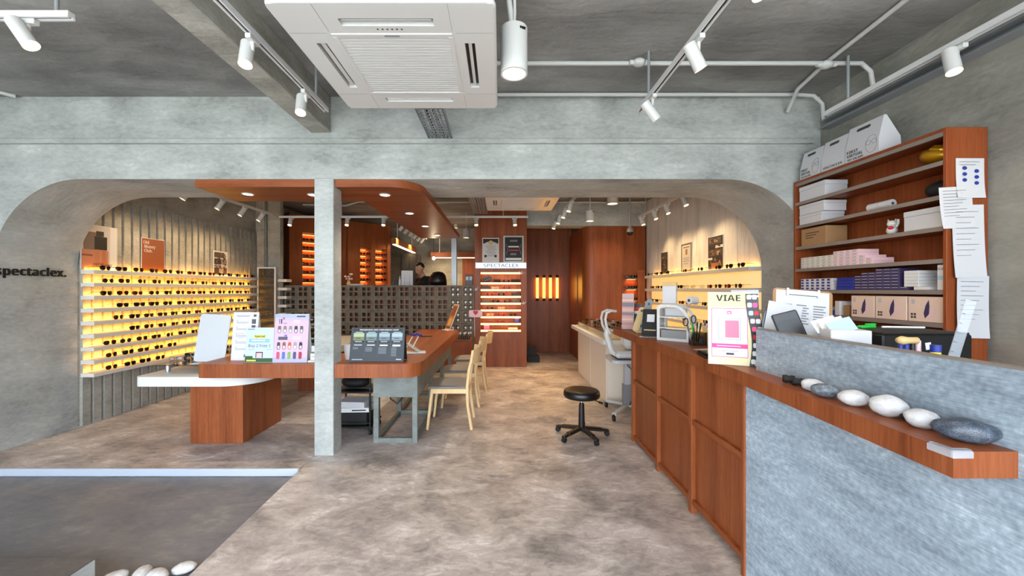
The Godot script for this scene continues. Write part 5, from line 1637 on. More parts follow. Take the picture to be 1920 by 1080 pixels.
func air_conditioner(label: String, p: Vector3, turn: float) -> void:
	var t := thing("air_conditioner", label, "air conditioner", p, turn)
	# panel: cells between the grille and the four air slots
	var e := [-0.475, -0.385, -0.335, -0.285, -0.21, 0.21, 0.285, 0.335, 0.385, 0.475]
	var b := B.new()
	for i in 9:
		for j in 9:
			var slot: bool = (i == 4 and j in [1, 7]) or (j == 4 and i in [1, 7])
			var grille: bool = i in [3, 4, 5] and j in [3, 4, 5]
			if not slot and not grille:
				b.span(Vector3(e[i], 0, e[j]), Vector3(e[i + 1], 0.028, e[j + 1]))
	part("panel", b.done(), M.white_plastic, t)
	var rim := []
	for q in rrect(0.95, 0.95, 0.03, 5):
		rim.append(Vector3(q.x, 0.015, q.y))
	part("panel_edge", B.new().tube(rim, 0.015, 8, true).done(), M.white_plastic, t)
	b = B.new()
	for k in 22:
		var z := -0.26 + 0.52 * k / 22.0
		b.span(Vector3(-0.262, 0.0, z), Vector3(0.262, 0.004, z + 0.016))
		b.quad(Vector3(-0.262, 0.004, z + 0.02364), Vector3(-0.262, 0.016, z + 0.016), Vector3(0.262, 0.016, z + 0.016), Vector3(0.262, 0.004, z + 0.02364))
	part("grille", b.done(), M.white_plastic, t)
	b = B.new()
	var f := 0.285
	for s in [[-f, -f, f, -f + 0.024], [-f, f - 0.024, f, f], [-f, -f + 0.024, -f + 0.024, f - 0.024], [f - 0.024, -f + 0.024, f, f - 0.024]]:
		b.span(Vector3(s[0], -0.004, s[1]), Vector3(s[2], 0.02, s[3]), 0.003)
	part("grille_frame", b.done(), M.white_plastic, t)
	part("filter", bx(Vector3(-0.27, 0.02, -0.27), Vector3(0.27, 0.026, 0.27)), M.light_grey, t)
	for k in 4:
		var w := yaw(k * PI / 2)
		part("louvre", B.new().at(w * Vector3(0, 0.012, 0.36), w * Basis(Vector3.RIGHT, 0.5)).box(Vector3.ZERO, Vector3(0.405, 0.005, 0.02), 0.002).done(), M.white_plastic, t)
		part("slot_lining", B.new().at(Vector3.ZERO, w).span(Vector3(-0.21, 0.03, 0.335), Vector3(0.21, 0.034, 0.385)).done(), M.black, t)
		for s in [-1.0, 1.0]:
			part("seam", B.new().at(Vector3.ZERO, w).span(Vector3(s * 0.285, -0.0006, 0.3), Vector3(s * 0.2865, 0.001, 0.475)).done(), M.mid_grey, t)
	part("body", bx(Vector3(-0.42, 0.034, -0.42), Vector3(0.42, 0.3, 0.42), 0.01), M.dark_grey, t)
	part("badge", bx(Vector3(-0.035, -0.0055, -0.277), Vector3(0.035, -0.003, -0.267)), M.mid_grey, t)
	for k in 6:
		part("indicator", bx(Vector3(-0.06 + k * 0.022, -0.001, -0.318), Vector3(-0.052 + k * 0.022, 0.001, -0.31)), M.dark_grey, t)
	for x in [-0.4, 0.4]:
		for z in [-0.4, 0.4]:
			part("hanger_rod", B.new().cone(Vector3(x * 1.06, 0.06, z), Vector3(x * 1.06, 3.17 - p.y, z), 0.006, 0.006, 8).done(), M.galvanised, t)


# ---------- things on the service table ----------
func tent(called: String, label: String, x: float, y: float, d: float, w: float, h: float, turn: float, lean: float, body: Material, blocks: Array, wedge := true) -> Node3D:
	# a printed board leaning back, with a rear leaf; returns the board so that lettering can go on it
	var o := thing(called, label, "sign", P(x, y, d), turn)
	var b := Basis(Vector3.RIGHT, -lean)
	var front := part("front_leaf", bx(Vector3(-w / 2, 0, -0.004), Vector3(w / 2, h, 0), 0.001), body, o, Vector3.ZERO, b)
	if wedge:
		part("rear_leaf", bx(Vector3(-w / 2, 0, -0.003), Vector3(w / 2, h * 0.99, 0)), body, o, b * Vector3(0, h, -0.004) - Basis(Vector3.RIGHT, lean) * Vector3(0, h * 0.99, 0), Basis(Vector3.RIGHT, lean))
	if blocks:
		print_face(front, w * 0.985, h * 0.985, Vector3(0, h / 2, 0.0008), Basis(), blocks, 256)
	return front


func build_table_things() -> void:
	var ty := 0.799
	var grey := g8(150, 152, 158)
	# white bent board on the glass tray
	var o := thing("bent_stand", "tall blank white bent acrylic stand on the glass tray", "stand", P(-2.88, 0.733, 3.9), 0.12)
	var b := B.new()
	b.prism(rrect(0.285, 0.47, 0.025), -0.004, 0.004)
	part("back_plate", b.done(), M.stand_white, o, Vector3(0.02, 0.245, -0.03), Basis(Vector3.RIGHT, -0.16) * Basis(Vector3(0, 0, 1), -0.06))
	part("foot", bx(Vector3(-0.14, 0, -0.01), Vector3(0.13, 0.008, 0.06), 0.003), M.stand_white, o)
	# white instruction leaflet stand
	var bl := [[0, 0, 1, 1, g8(228, 228, 236)], [0.13, 0.06, 0.55, 0.012, grey], [0.13, 0.08, 0.5, 0.012, grey]]
	for k in 5:
		bl.append([0.14, 0.17 + 0.14 * k, 0.05, 0.012, g8(90, 90, 96)])
		bl.append([0.14, 0.2 + 0.14 * k, 0.5 - 0.04 * (k % 2), 0.01, grey])
		bl.append([0.14, 0.22 + 0.14 * k, 0.42, 0.01, grey])
	for k in [[0.8, 0.04, 0.12, 0.05], [0.74, 0.14, 0.17, 0.1], [0.74, 0.27, 0.16, 0.12], [0.66, 0.43, 0.15, 0.1], [0.66, 0.61, 0.15, 0.09], [0.5, 0.88, 0.17, 0.06]]:
		bl.append([k[0], k[1], k[2], k[3], g8(86, 88, 94)])
	bl.append([0.2, 0.44, 0.28, 0.006, g8(90, 90, 96)])
	bl.append([0.2, 0.53, 0.28, 0.006, g8(90, 90, 96)])
	tent("leaflet_stand", "tall white leaflet stand with grey instruction print on the service table", -2.395, ty, 3.68, 0.24, 0.45, 0.0, 0.1, M.paper, bl)
	# special offer sign
	var f := tent("offer_sign", "pale blue offer sign with a yellow headline and green grass edge", -2.19, ty, 3.575, 0.255, 0.315, 0.0, 0.1, M.paper, [[0, 0, 1, 1, g8(206, 222, 240)], [0.05, 0.03, 0.25, 0.025, g8(120, 120, 130)], [0.28, 0.21, 0.44, 0.085, g8(236, 220, 60)], [0.12, 0.32, 0.74, 0.11, g8(150, 196, 224)], [0.2, 0.35, 0.5, 0.035, g8(240, 246, 250)], [0.1, 0.62, 0.22, 0.02, g8(170, 180, 195)], [0.75, 0.62, 0.2, 0.02, g8(170, 180, 195)], [0.38, 0.7, 0.26, 0.17, g8(46, 44, 50)], [0.41, 0.73, 0.2, 0.15, g8(236, 196, 200)], [0, 0.88, 1, 0.12, g8(40, 92, 44)], [0, 0.82, 0.28, 0.08, g8(40, 92, 44)], [0.06, 0.93, 0.34, 0.045, g8(224, 222, 70)]])
	letters(f, "Special", Vector3(0.0, 0.2360, 0.0015), Basis(), 0.018, M.ink, font_bold, 0.09)
	letters(f, "Buy 2 Free 2", Vector3(0.0, 0.151, 0.0015), Basis(), 0.026, M.dark_grey, font_plain, 0.2)
	# pink sign with rows of colour pills
	bl = [[0, 0, 1, 1, g8(226, 190, 224)], [0, 0, 1, 0.07, g8(176, 190, 232)], [0, 0.07, 1, 0.07, g8(206, 190, 230)], [0, 0.9, 1, 0.1, g8(186, 186, 232)], [0.64, 0.035, 0.26, 0.025, g8(50, 50, 60)], [0.12, 0.1, 0.02, 0.1, g8(60, 60, 70)], [0.17, 0.1, 0.04, 0.1, g8(60, 60, 70)], [0.22, 0.06, 0.07, 0.05, g8(220, 110, 110)], [0.24, 0.18, 0.12, 0.02, grey], [0.55, 0.12, 0.2, 0.07, g8(236, 206, 230)], [0.12, 0.47, 0.28, 0.07, g8(90, 84, 100)], [0.3, 0.43, 0.08, 0.04, g8(110, 120, 200)], [0.55, 0.46, 0.24, 0.08, g8(236, 206, 230)]]
	for k in 15:
		var x := 0.09 + 0.165 * (k % 5)
		var yy: float = [0.245, 0.585, 0.785][k / 5]
		var col: Color = [g8(120, 104, 96), g8(140, 128, 120), g8(150, 146, 140), g8(56, 48, 46), g8(100, 92, 90), g8(72, 60, 60), g8(150, 84, 56), g8(206, 96, 60), g8(170, 160, 160), g8(40, 38, 44), g8(206, 84, 110), g8(84, 120, 190), g8(130, 180, 90), g8(84, 76, 120), g8(180, 40, 60)][k]
		bl.append([x + 0.01, yy, 0.08, 0.15, col])
		bl.append([x, yy + 0.02, 0.1, 0.11, col])
		if k < 10:
			bl.append([x + 0.02, yy + 0.075, 0.06, 0.06, g8(240, 238, 240)])
	tent("colour_sign", "pink and lilac sign with rows of coloured pill shapes on the table", -1.905, ty, 3.57, 0.305, 0.44, 0.03, 0.12, M.paper, bl)
	# small white box and blue stand by the column
	o = thing("small_stand", "small white box stand with a label next to the concrete column", "stand", P(-1.7, ty, 3.64))
	part("base", bx(Vector3(-0.05, 0, -0.06), Vector3(0.05, 0.015, 0.06), 0.002), M.white, o)
	part("box", bx(Vector3(-0.04, 0.015, -0.05), Vector3(0.02, 0.075, 0.03), 0.003), M.white, o)
	part("cup", bx(Vector3(-0.045, 0.085, -0.05), Vector3(0.05, 0.14, 0.0), 0.003), M.white_plastic, o)
	part("upright", bx(Vector3(0.02, 0.015, -0.05), Vector3(0.05, 0.085, -0.02), 0.003), M.white_plastic, o)
	part("print", bx(Vector3(-0.03, 0.045, 0.03), Vector3(0.01, 0.05, 0.0305)), M.print_grey, o)
	o = thing("blue_stand", "pale blue display stand with a dark label behind the column", "stand", P(-1.87, ty, 4.0))
	part("body", B.new().lathe([Vector2(0.075, 0), Vector2(0.05, 0.05), Vector2(0.05, 0.1), Vector2(0.075, 0.17), Vector2(0.0, 0.17)], 4).done(), M.pale_blue, o)
	part("label_plate", bx(Vector3(-0.06, 0.13, 0.06), Vector3(0.06, 0.17, 0.068)), M.dark_grey, o)
	for k in 4:
		put_glasses(["brown", "avi", "clear", "brown"][k], P(-1.87, ty + 0.171 + 0.05 * k, 4.0), 0.25 * (k % 2), "spectacles heaped on the pale blue stand", "spectacles on the blue stand")
	# black comparison chart
	bl = [[0, 0, 1, 1, g8(52, 60, 68)], [0.04, 0.03, 0.92, 0.075, g8(30, 34, 40)]]
	for k in 4:
		var x := 0.045 + 0.24 * k
		bl.append([x + 0.03, 0.125, 0.14, 0.02, g8(200, 204, 208)])
		bl.append([x, 0.16, 0.2, 0.13, [g8(176, 190, 150), g8(150, 178, 180), g8(160, 184, 196), g8(176, 196, 204)][k]])
		bl.append([x, 0.27, 0.2, 0.12, [g8(120, 130, 84), g8(104, 124, 120), g8(110, 128, 140), g8(130, 146, 154)][k]])
		bl.append([x + 0.04, 0.3, 0.1, 0.03, g8(70, 78, 80)])
		bl.append([x, 0.385, 0.2, 0.07, g8(24, 26, 30)])
		bl.append([x + 0.03, 0.4, 0.13, 0.03, g8(190, 194, 198)])
		bl.append([x + 0.02, 0.5, 0.15, 0.025 + 0.012 * k, g8(214, 216, 220)])
		for i in 2 + 2 * k:
			bl.append([x, 0.58 + 0.035 * i, 0.1 + 0.05 * ((i * 3 + k) % 3) / 2.0, 0.016, g8(150, 156, 162)])
		if k:
			bl.append([x - 0.02, 0.12, 0.004, 0.76, g8(84, 92, 100)])
	bl.append([0.04, 0.93, 0.2, 0.02, g8(210, 212, 216)])
	bl.append([0.86, 0.92, 0.1, 0.03, g8(226, 228, 230)])
	f = tent("chart_sign", "dark desk chart with four landscape pictures and columns of text", -1.13, ty, 3.6, 0.5, 0.315, 0.0, 0.2, M.black_soft, bl)
	letters(f, "PROGRESSIVE LENS COMPARISON CHART", Vector3(0.01, 0.293, 0.0016), Basis(), 0.011, M.print_white, font_bold, 0.36)
	# white pot, phone stand, black closed glasses, orange board
	o = thing("white_pot", "small square white pot beside the column on the table", "pot", P(-1.43, ty, 3.75))
	part("body", B.new().at(Vector3.ZERO, yaw(PI / 4)).lathe([Vector2(0.045, 0), Vector2(0.06, 0.14), Vector2(0.052, 0.14), Vector2(0.05, 0.1), Vector2(0.0, 0.1)], 4).done(), M.white_plastic, o)
	o = thing("tool_stand", "white tilted tool stand with two blue cups on the table arm", "stand", P(-0.9, ty, 4.12), 0.2)
	part("base", bx(Vector3(-0.08, 0, -0.06), Vector3(0.12, 0.014, 0.07), 0.003), M.white_plastic, o)
	part("slope", B.new().bar(Vector3(0.06, 0.014, 0.0), Vector3(-0.07, 0.1, -0.02), 0.09, 0.008).done(), M.light_grey, o)
	for x in [-0.025, 0.035]:
		var arm := part("arm", B.new().cone(Vector3(x - 0.05, 0.06, 0.01), Vector3(x + 0.01, 0.17, -0.02), 0.007, 0.007, 8).done(), M.white_plastic, o)
		part("cup", B.new().at(Vector3(x + 0.012, 0.175, -0.02), Basis(Vector3(0, 0, 1), -0.25)).lathe([Vector2(0, 0), Vector2(0.03, 0.004), Vector2(0.034, 0.022), Vector2(0.0, 0.02)], 16).done(), M.blue, arm)
	solo("folded_cloth", "black folded lens cloth lying on the table arm", "cloth", B.new().prism(PackedVector2Array([Vector2(-0.09, 0.0), Vector2(-0.02, -0.03), Vector2(0.08, -0.015), Vector2(0.09, 0.01), Vector2(-0.01, 0.03), Vector2(-0.08, 0.07)]), 0, 0.008).done(), M.black_soft, P(-1.05, ty, 5.55), Basis(Vector3.RIGHT, Vector3.FORWARD, Vector3.UP))
	o = thing("desk_display", "tilted narrow orange display board on a white foot at the table end", "display", P(-0.86, ty, 6.42), -0.9)
	part("foot", bx(Vector3(-0.07, 0, -0.09), Vector3(0.07, 0.012, 0.06), 0.003), M.white, o)
	f = part("board", bx(Vector3(-0.08, 0, -0.006), Vector3(0.08, 0.44, 0.006), 0.002), M.white, o, Vector3(0, 0.01, 0), Basis(Vector3.RIGHT, -0.42))
	print_face(f, 0.15, 0.42, Vector3(0, 0.22, 0.0068), Basis(), [[0, 0, 1, 1, g8(206, 120, 50)], [0.1, 0.05, 0.8, 0.4, g8(150, 84, 44)], [0.2, 0.55, 0.6, 0.3, g8(232, 180, 96)], [0.1, 0.9, 0.8, 0.06, g8(90, 50, 30)]])
	# card with a heart at the edge of the pillar
	o = thing("cloud_card", "pink and grey cloud shaped card with a red heart beside the pillar niche", "card", P(-0.48, 0.86, 7.38))
	part("stick", B.new().cone(Vector3(0, -0.28, 0), Vector3(0, 0.1, 0), 0.005, 0.005, 6).done(), M.white, o)
	part("card", B.new().prism(rrect(0.25, 0.13, 0.02), 0.006, 0.01).done(), M.pale_pink, o, Vector3(0.02, 0.15, 0))
	part("cloud", B.new().prism(rounded([Vector2(-0.15, 0.0), Vector2(0.15, 0.0), Vector2(0.15, 0.09), Vector2(0.06, 0.07), Vector2(0.0, 0.1), Vector2(-0.06, 0.06), Vector2(-0.15, 0.07)], [0.04, 0.04, 0.03, 0.02, 0.03, 0.02, 0.03], 5), 0.01, 0.014).done(), M.mid_grey, o, Vector3(0.01, 0.04, 0))
	part("heart", B.new().prism(rounded([Vector2(0, -0.05), Vector2(0.05, 0.01), Vector2(0.03, 0.045), Vector2(0, 0.025), Vector2(-0.03, 0.045), Vector2(-0.05, 0.01)], [0.005, 0.02, 0.02, 0, 0.02, 0.02], 5), 0.012, 0.018).done(), M.red, o, Vector3(0.02, 0.17, 0))


# ---------- things on the reception counter ----------
func build_counter_things() -> void:
	var y := 1.038
	var o: Node3D
	var f: Node3D
	# leaflets and holders at the far end of the ledge
	f = tent("leaflet_stand", "pink and grey striped leaflet standing at the far end of the reception ledge", 1.36, y, 4.22, 0.12, 0.38, -0.5, 0.08, M.paper, [[0, 0, 1, 1, g8(224, 170, 158)], [0, 0, 1, 0.1, g8(206, 190, 190)], [0, 0.16, 1, 0.05, g8(240, 210, 180)], [0, 0.25, 1, 0.12, g8(140, 130, 150)], [0, 0.42, 1, 0.08, g8(236, 190, 170)], [0, 0.53, 1, 0.09, g8(150, 130, 140)], [0, 0.7, 1, 0.06, g8(240, 200, 180)], [0, 0.82, 1, 0.07, g8(190, 150, 150)]])
	o = thing("card_holder", "dark card holder with red and white cards behind the striped leaflet", "holder", P(1.5, y, 4.3), -0.5)
	part("box", bx(Vector3(-0.05, 0, -0.04), Vector3(0.05, 0.16, 0.04), 0.003), M.black, o)
	for k in 3:
		part("card", bx(Vector3(-0.042, 0.03, -0.02 + 0.018 * k), Vector3(0.042, 0.27 - 0.04 * k, -0.018 + 0.018 * k)), [M.dark_grey, M.red, M.print_white][k], o)
	o = thing("occluder_stand", "stand holding cream and black eye occluder paddles on the ledge", "stand", P(1.42, y, 3.86), -0.35)
	part("base", bx(Vector3(-0.09, 0, -0.05), Vector3(0.09, 0.02, 0.05), 0.004), M.tan, o)
	for k in 3:
		var bb := Basis(Vector3(0, 0, 1), [-0.35, -0.3, -0.12][k])
		var pd := part("paddle", B.new().prism(rrect(0.06, [0.34, 0.25, 0.22][k], 0.028), -0.003, 0.003).done(), [M.mid_grey, M.tan, M.tan][k], o, Vector3([-0.01, -0.06, 0.05][k], [0.17, 0.13, 0.115][k], 0.01 + 0.012 * k), bb)
		part("hole", B.new().at(Vector3(0, 0.09 if k else 0.12, 0.0032), Basis(Vector3.RIGHT, PI / 2)).lathe([Vector2(0.012, 0), Vector2(0.012, 0.001), Vector2(0, 0.001)], 14).done(), M.black, pd)
		if k == 0:
			for q in 3:
				part("stripe", bx(Vector3(-0.026, -0.12 + q * 0.06, 0.003), Vector3(0.026, -0.095 + q * 0.06, 0.004)), M.black, pd)
	o = thing("acrylic_sign", "dark tilted acrylic sign with a white label square on an L-shaped foot", "sign", P(1.35, y, 3.56), -0.55)
	part("foot", bx(Vector3(-0.07, 0, -0.02), Vector3(0.08, 0.006, 0.1)), M.clear, o)
	f = part("plate", bx(Vector3(-0.07, 0, -0.004), Vector3(0.07, 0.25, 0.004), 0.001), M.black_soft, o, Vector3(0, 0.004, 0.02), Basis(Vector3.RIGHT, -0.3))
	part("label_square", bx(Vector3(-0.03, 0.13, 0.004), Vector3(0.035, 0.2, 0.0048)), M.print_white, f)
	part("print", bx(Vector3(-0.05, 0.05, 0.004), Vector3(0.05, 0.06, 0.0046)), M.tan, f)
	# white desk organiser
	o = thing("desk_organiser", "white plastic desk organiser with arched compartments on the reception ledge", "organiser", P(1.46, y, 3.28), -0.75)
	for k in 2:
		var arch := rounded([Vector2(-0.13, 0), Vector2(0.13, 0), Vector2(0.13, 0.3), Vector2(-0.13, 0.3)], [0.01, 0.01, 0.14, 0.04], 10)
		var hole := PackedVector2Array()
		for q in arch:
			hole.append(Vector2(q.x * 0.82, 0.15 + (q.y - 0.15) * 0.85))
		part("side_wall", B.new().hoop(arch, hole, -0.003, 0.003).done(), M.white_plastic, o, Vector3(0, 0, -0.07 + k * 0.14), Basis())
	part("divider", bx(Vector3(-0.13, 0, -0.068), Vector3(-0.12, 0.26, 0.068)), M.white_plastic, o)
	for q in [0.003, 0.1, 0.19]:
		part("shelf", bx(Vector3(-0.12, q, -0.067), Vector3(0.125, q + 0.008, 0.067)), M.white_plastic, o)
	part("folder", bx(Vector3(-0.09, 0.2, -0.03), Vector3(0.08, 0.27, 0.0), 0.003), M.light_grey, o)
	part("drawer", bx(Vector3(-0.1, 0.02, 0.0), Vector3(0.11, 0.09, 0.066), 0.004), M.mid_grey, o)
	o = thing("paper_slips", "upright bundle of white paper slips with a tan clip above the organiser", "paper", P(1.44, y + 0.305, 3.28), -0.75)
	part("slips", bx(Vector3(-0.09, 0, -0.02), Vector3(0.02, 0.15, 0.0)), M.paper, o)
	part("clip", bx(Vector3(-0.095, 0.145, -0.022), Vector3(0.025, 0.18, 0.002), 0.003), M.tan, o)
	o = thing("paper_roll", "small white paper roll lying on the organiser top", "roll", P(1.55, y + 0.305, 3.18), 0.4)
	part("roll", B.new().cone(Vector3(-0.04, 0.03, 0), Vector3(0.04, 0.03, 0), 0.03, 0.03, 18).done(), M.paper, o)
	part("core", B.new().cone(Vector3(-0.042, 0.03, 0), Vector3(0.042, 0.03, 0), 0.012, 0.012, 12).done(), M.dark_grey, o)
	o = thing("first_aid_tin", "small white and red tin behind the acrylic sign", "tin", P(1.5, y, 3.66))
	part("body", bx(Vector3(-0.04, 0, -0.03), Vector3(0.04, 0.2, 0.03), 0.006), M.white, o)
	part("lid", bx(Vector3(-0.04, 0.2, -0.03), Vector3(0.04, 0.23, 0.03), 0.006), M.red, o)
	# pen cup with pens and scissors, each resting in it
	var cx := 1.5
	var cd := 3.0
	o = thing("pen_cup", "smoky clear pen cup on the reception ledge", "cup", P(cx, y, cd))
	part("floor_plate", bx(Vector3(-0.05, 0, -0.04), Vector3(0.05, 0.005, 0.04)), M.dark_grey, o)
	for s in [[-0.05, -0.04, 0.05, -0.037], [-0.05, 0.037, 0.05, 0.04], [-0.05, -0.037, -0.047, 0.037], [0.047, -0.037, 0.05, 0.037]]:
		part("side_wall", bx(Vector3(s[0], 0.005, s[1]), Vector3(s[2], 0.1, s[3])), M.smoke_glass, o)
	var pens := [[-0.03, 0.01, -0.12, "green"], [0.0, -0.02, 0.05, "black"], [0.03, 0.015, 0.12, "blue"], [0.02, -0.01, -0.03, "white"], [-0.01, 0.02, 0.16, "black_soft"]]
	for k in 5:
		var q: Array = pens[k]
		var pen := thing("pen", "%s pen standing in the smoky pen cup" % ["green", "black", "blue", "white", "dark"][k], "pen", P(cx + q[0], y + 0.008, cd - q[1]), 0, "pens in the pen cup")
		var lean := Basis(Vector3(0, 0, 1), -q[2])
		part("barrel", B.new().cone(Vector3(0, 0.01, 0), Vector3(0, 0.13, 0), 0.005, 0.005, 10).done(), M[q[3]], pen, Vector3.ZERO, lean)
		part("tip", B.new().cone(Vector3(0, 0, 0), Vector3(0, 0.01, 0), 0.001, 0.005, 10).done(), M.mid_grey, pen, Vector3.ZERO, lean)
		part("cap", B.new().cone(Vector3(0, 0.12, 0), Vector3(0, 0.165, 0), 0.006, 0.0055, 10).done(), M[q[3]], pen, Vector3.ZERO, lean)
	o = thing("scissors", "scissors with dark looped handles standing in the pen cup", "scissors", P(cx - 0.025, y + 0.01, cd + 0.012))
	for s in [-1.0, 1.0]:
		var lp := []
		for k in 12:
			var w := TAU * k / 12.0
			lp.append(Vector3(s * 0.03 - 0.03 + cos(w) * 0.018, 0.175 + s * 0.01 + sin(w) * 0.03, 0))
		part("handle", B.new().tube(lp, 0.005, 6, true).done(), M.dark_grey, o)
		part("blade", B.new().bar(Vector3(0.01 * s, 0.0, 0.002 * s), Vector3(s * 0.02 - 0.03, 0.15, 0.002 * s), 0.002, 0.014).done(), M.steel, o)
	solo("wooden_ruler", "short yellow wooden ruler standing behind the pen cup", "ruler", bx(Vector3(-0.018, 0, -0.002), Vector3(0.018, 0.15, 0.002)), M.tan, P(1.56, y, 2.98), Basis(Vector3(0, 0, 1), 0.12))
	o = thing("screwdriver_set", "bunch of thin steel screwdrivers in a blue block on the ledge", "tools", P(1.58, y, 2.88))
	part("block", bx(Vector3(-0.035, 0, -0.025), Vector3(0.04, 0.04, 0.025), 0.003), M.blue, o)
	for k in 4:
		part("screwdriver", B.new().cone(Vector3(-0.025 + k * 0.017, 0.04, 0), Vector3(-0.03 + k * 0.021, 0.13, 0), 0.002, 0.002, 6).cone(Vector3(-0.03 + k * 0.021, 0.13, 0), Vector3(-0.032 + k * 0.022, 0.165, 0), 0.006, 0.005, 8).done(), M.steel, o)
	solo("paper_sheet", "loose white sheet lying behind the black tablets on the ledge", "paper", bx(Vector3(-0.12, 0, -0.08), Vector3(0.09, 0.002, 0.1)), M.paper, P(1.5, y, 2.74), yaw(0.3))
	for k in 2:
		o = thing("tablet", ["black tablet in a cover lying flat on the reception ledge", "thinner black tablet lying on the other tablet on the ledge"][k], "tablet", P(1.4 + 0.01 * k, y + 0.014 * k + 0.001, 2.48), -0.2 + 0.1 * k)
		part("case", bx(Vector3(-0.13, 0, -0.09), Vector3(0.14, 0.012, 0.09), 0.004), M.black_soft, o)
		part("glass_face", bx(Vector3(-0.12, 0.0121, -0.08), Vector3(0.13, 0.0128, 0.08)), M.lens_black, o)
	# payment sign with the curved black strip of icons; the code itself is left out
	o = thing("payment_sign", "tall payment sign in a pink border with a black strip of app icons", "sign", P(1.3, y, 2.2), -0.42)
	f = part("sheet", bx(Vector3(-0.125, 0, -0.004), Vector3(0.09, 0.41, 0), 0.001), M.paper, o, Vector3.ZERO, Basis(Vector3.RIGHT, -0.1))
	print_face(f, 0.213, 0.405, Vector3(-0.0175, 0.2045, 0.0006), Basis(), [[0, 0, 1, 1, g8(246, 238, 190)], [0, 0, 1, 0.2, g8(244, 242, 170)], [0.08, 0.22, 0.84, 0.68, g8(232, 84, 150)], [0.095, 0.228, 0.81, 0.664, g8(232, 234, 244)], [0.45, 0.26, 0.1, 0.045, g8(232, 84, 150)], [0.47, 0.275, 0.06, 0.02, g8(232, 234, 244)], [0.24, 0.36, 0.52, 0.3, g8(176, 186, 206)], [0.26, 0.37, 0.48, 0.28, g8(226, 230, 240)], [0.4, 0.39, 0.32, 0.24, g8(226, 130, 160)], [0.095, 0.715, 0.81, 0.06, g8(232, 74, 150)], [0.2, 0.74, 0.55, 0.012, g8(250, 214, 232)], [0.3, 0.81, 0.4, 0.008, grey_of(150)], [0.42, 0.84, 0.18, 0.025, g8(40, 40, 46)]], 320)
	letters(f, "VIAE", Vector3(-0.02, 0.375, 0.0015), Basis(), 0.034, M.ink, font_bold, 0.12)
	var strip := []
	for i in 9:
		var q := i / 8.0
		var off := 0.014 * sin(q * 5.0)
		strip.append(PackedVector3Array([Vector3(0.075 + off, q * 0.4, 0.004), Vector3(0.135 + off, q * 0.4, 0.004)]))
	part("icon_strip", B.new().sheet(strip).done(), M.black, f)
	for k in 18:
		var q := (k / 2) / 9.0 + 0.04
		var off := 0.014 * sin(q * 5.0)
		part("icon", B.new().prism(rrect(0.022, 0.026, 0.006, 3), 0, 0.001).done(), [M.print_white, M.pale_pink, M.red, M.print_white, M.pale_blue, M.pink, M.print_white][(k * 5) % 7], f, Vector3(0.092 + off + 0.026 * (k % 2), q * 0.4 + 0.01, 0.0045))
	part("print", bx(Vector3(0.085, 0.382, 0.0045), Vector3(0.125, 0.392, 0.0052)), M.print_white, f)
	solo("white_card", "large blank white card leaning behind the payment sign", "card", bx(Vector3(-0.07, 0, -0.004), Vector3(0.07, 0.42, 0), 0.001), M.paper, P(1.405, y, 2.26), yaw(-0.35) * Basis(Vector3.RIGHT, -0.06))
	# pebbles in a row on the narrow ledge
	var peb := [[1.3, 1.64, 0.042, 0.026, 0.028, "white", "small white oval pebble next to the black weights on the ledge"], [1.275, 1.55, 0.046, 0.027, 0.03, "grey", "speckled grey oval pebble between two white pebbles on the ledge"], [1.285, 1.435, 0.045, 0.029, 0.032, "white", "plain white pebble touching the speckled grey one on the ledge"], [1.293, 1.315, 0.05, 0.036, 0.036, "white", "large mottled white pebble beside the flat black stone on the ledge"], [1.286, 1.205, 0.041, 0.029, 0.032, "white", "white pebble beside the big dark stone on the ledge"], [1.293, 1.098, 0.066, 0.032, 0.038, "dark", "big dark grey stone at the end of the ledge"]]
	for k in 6:
		var q: Array = peb[k]
		solo("pebble", q[6], "pebble", pebble_mesh(Vector3(q[2], q[3], q[4]), 100 + k), M["pebble_" + q[5]], P(q[0], y + q[3] * 0.97, q[1]), yaw(-0.75), "pebbles on the reception ledge")
	solo("pebble", "small flat black stone wedged between two white pebbles on the ledge", "pebble", pebble_mesh(Vector3(0.03, 0.014, 0.024), 120), M.black_soft, P(1.315, y + 0.0135, 1.262), yaw(-0.6), "pebbles on the reception ledge")
	for k in 2:
		solo("hand_weight", ["small black rounded weight on the ledge, next to the grey screen end", "small black rounded weight on the ledge, touching the first pebble"][k], "weight", B.new().at(Vector3.ZERO, Basis(Vector3(0, 0, 1), PI / 2)).lathe([Vector2(0, -0.022), Vector2(0.016, -0.022), Vector2(0.018, -0.01), Vector2(0.015, 0.0), Vector2(0.018, 0.01), Vector2(0.016, 0.022), Vector2(0, 0.022)], 16, true).done(), M.black_soft, P(1.305, y + 0.018, 1.785 - 0.058 * k), yaw(-0.75), "black weights on the ledge")
	o = thing("corner_guard", "clear plastic corner guard on the near corner of the wooden ledge", "guard", P(1.182, y, 1.03))
	part("top_flap", slab(rounded([Vector2(-0.004, -0.004), Vector2(0.05, -0.004), Vector2(0.05, 0.014), Vector2(0.014, 0.014), Vector2(0.012, 0.06), Vector2(-0.004, 0.06)], [0.004, 0.008, 0.006, 0, 0.006, 0.008], 4), 0.0005, 0.0035), M.frosted, o)
	part("end_flap", bx(Vector3(-0.004, -0.018, 0.001), Vector3(0.05, 0.0005, 0.004), 0.001), M.frosted, o)
	part("side_flap", bx(Vector3(-0.005, -0.018, -0.06), Vector3(-0.002, 0.0005, 0.001), 0.001), M.frosted, o)
	# behind the grey screen, on the inner shelf
	var sy := 1.031
	o = thing("clipboard", "brown clipboard holding a printed list, leaning behind the grey screen", "clipboard", P(1.58, sy, 2.06), -0.3)
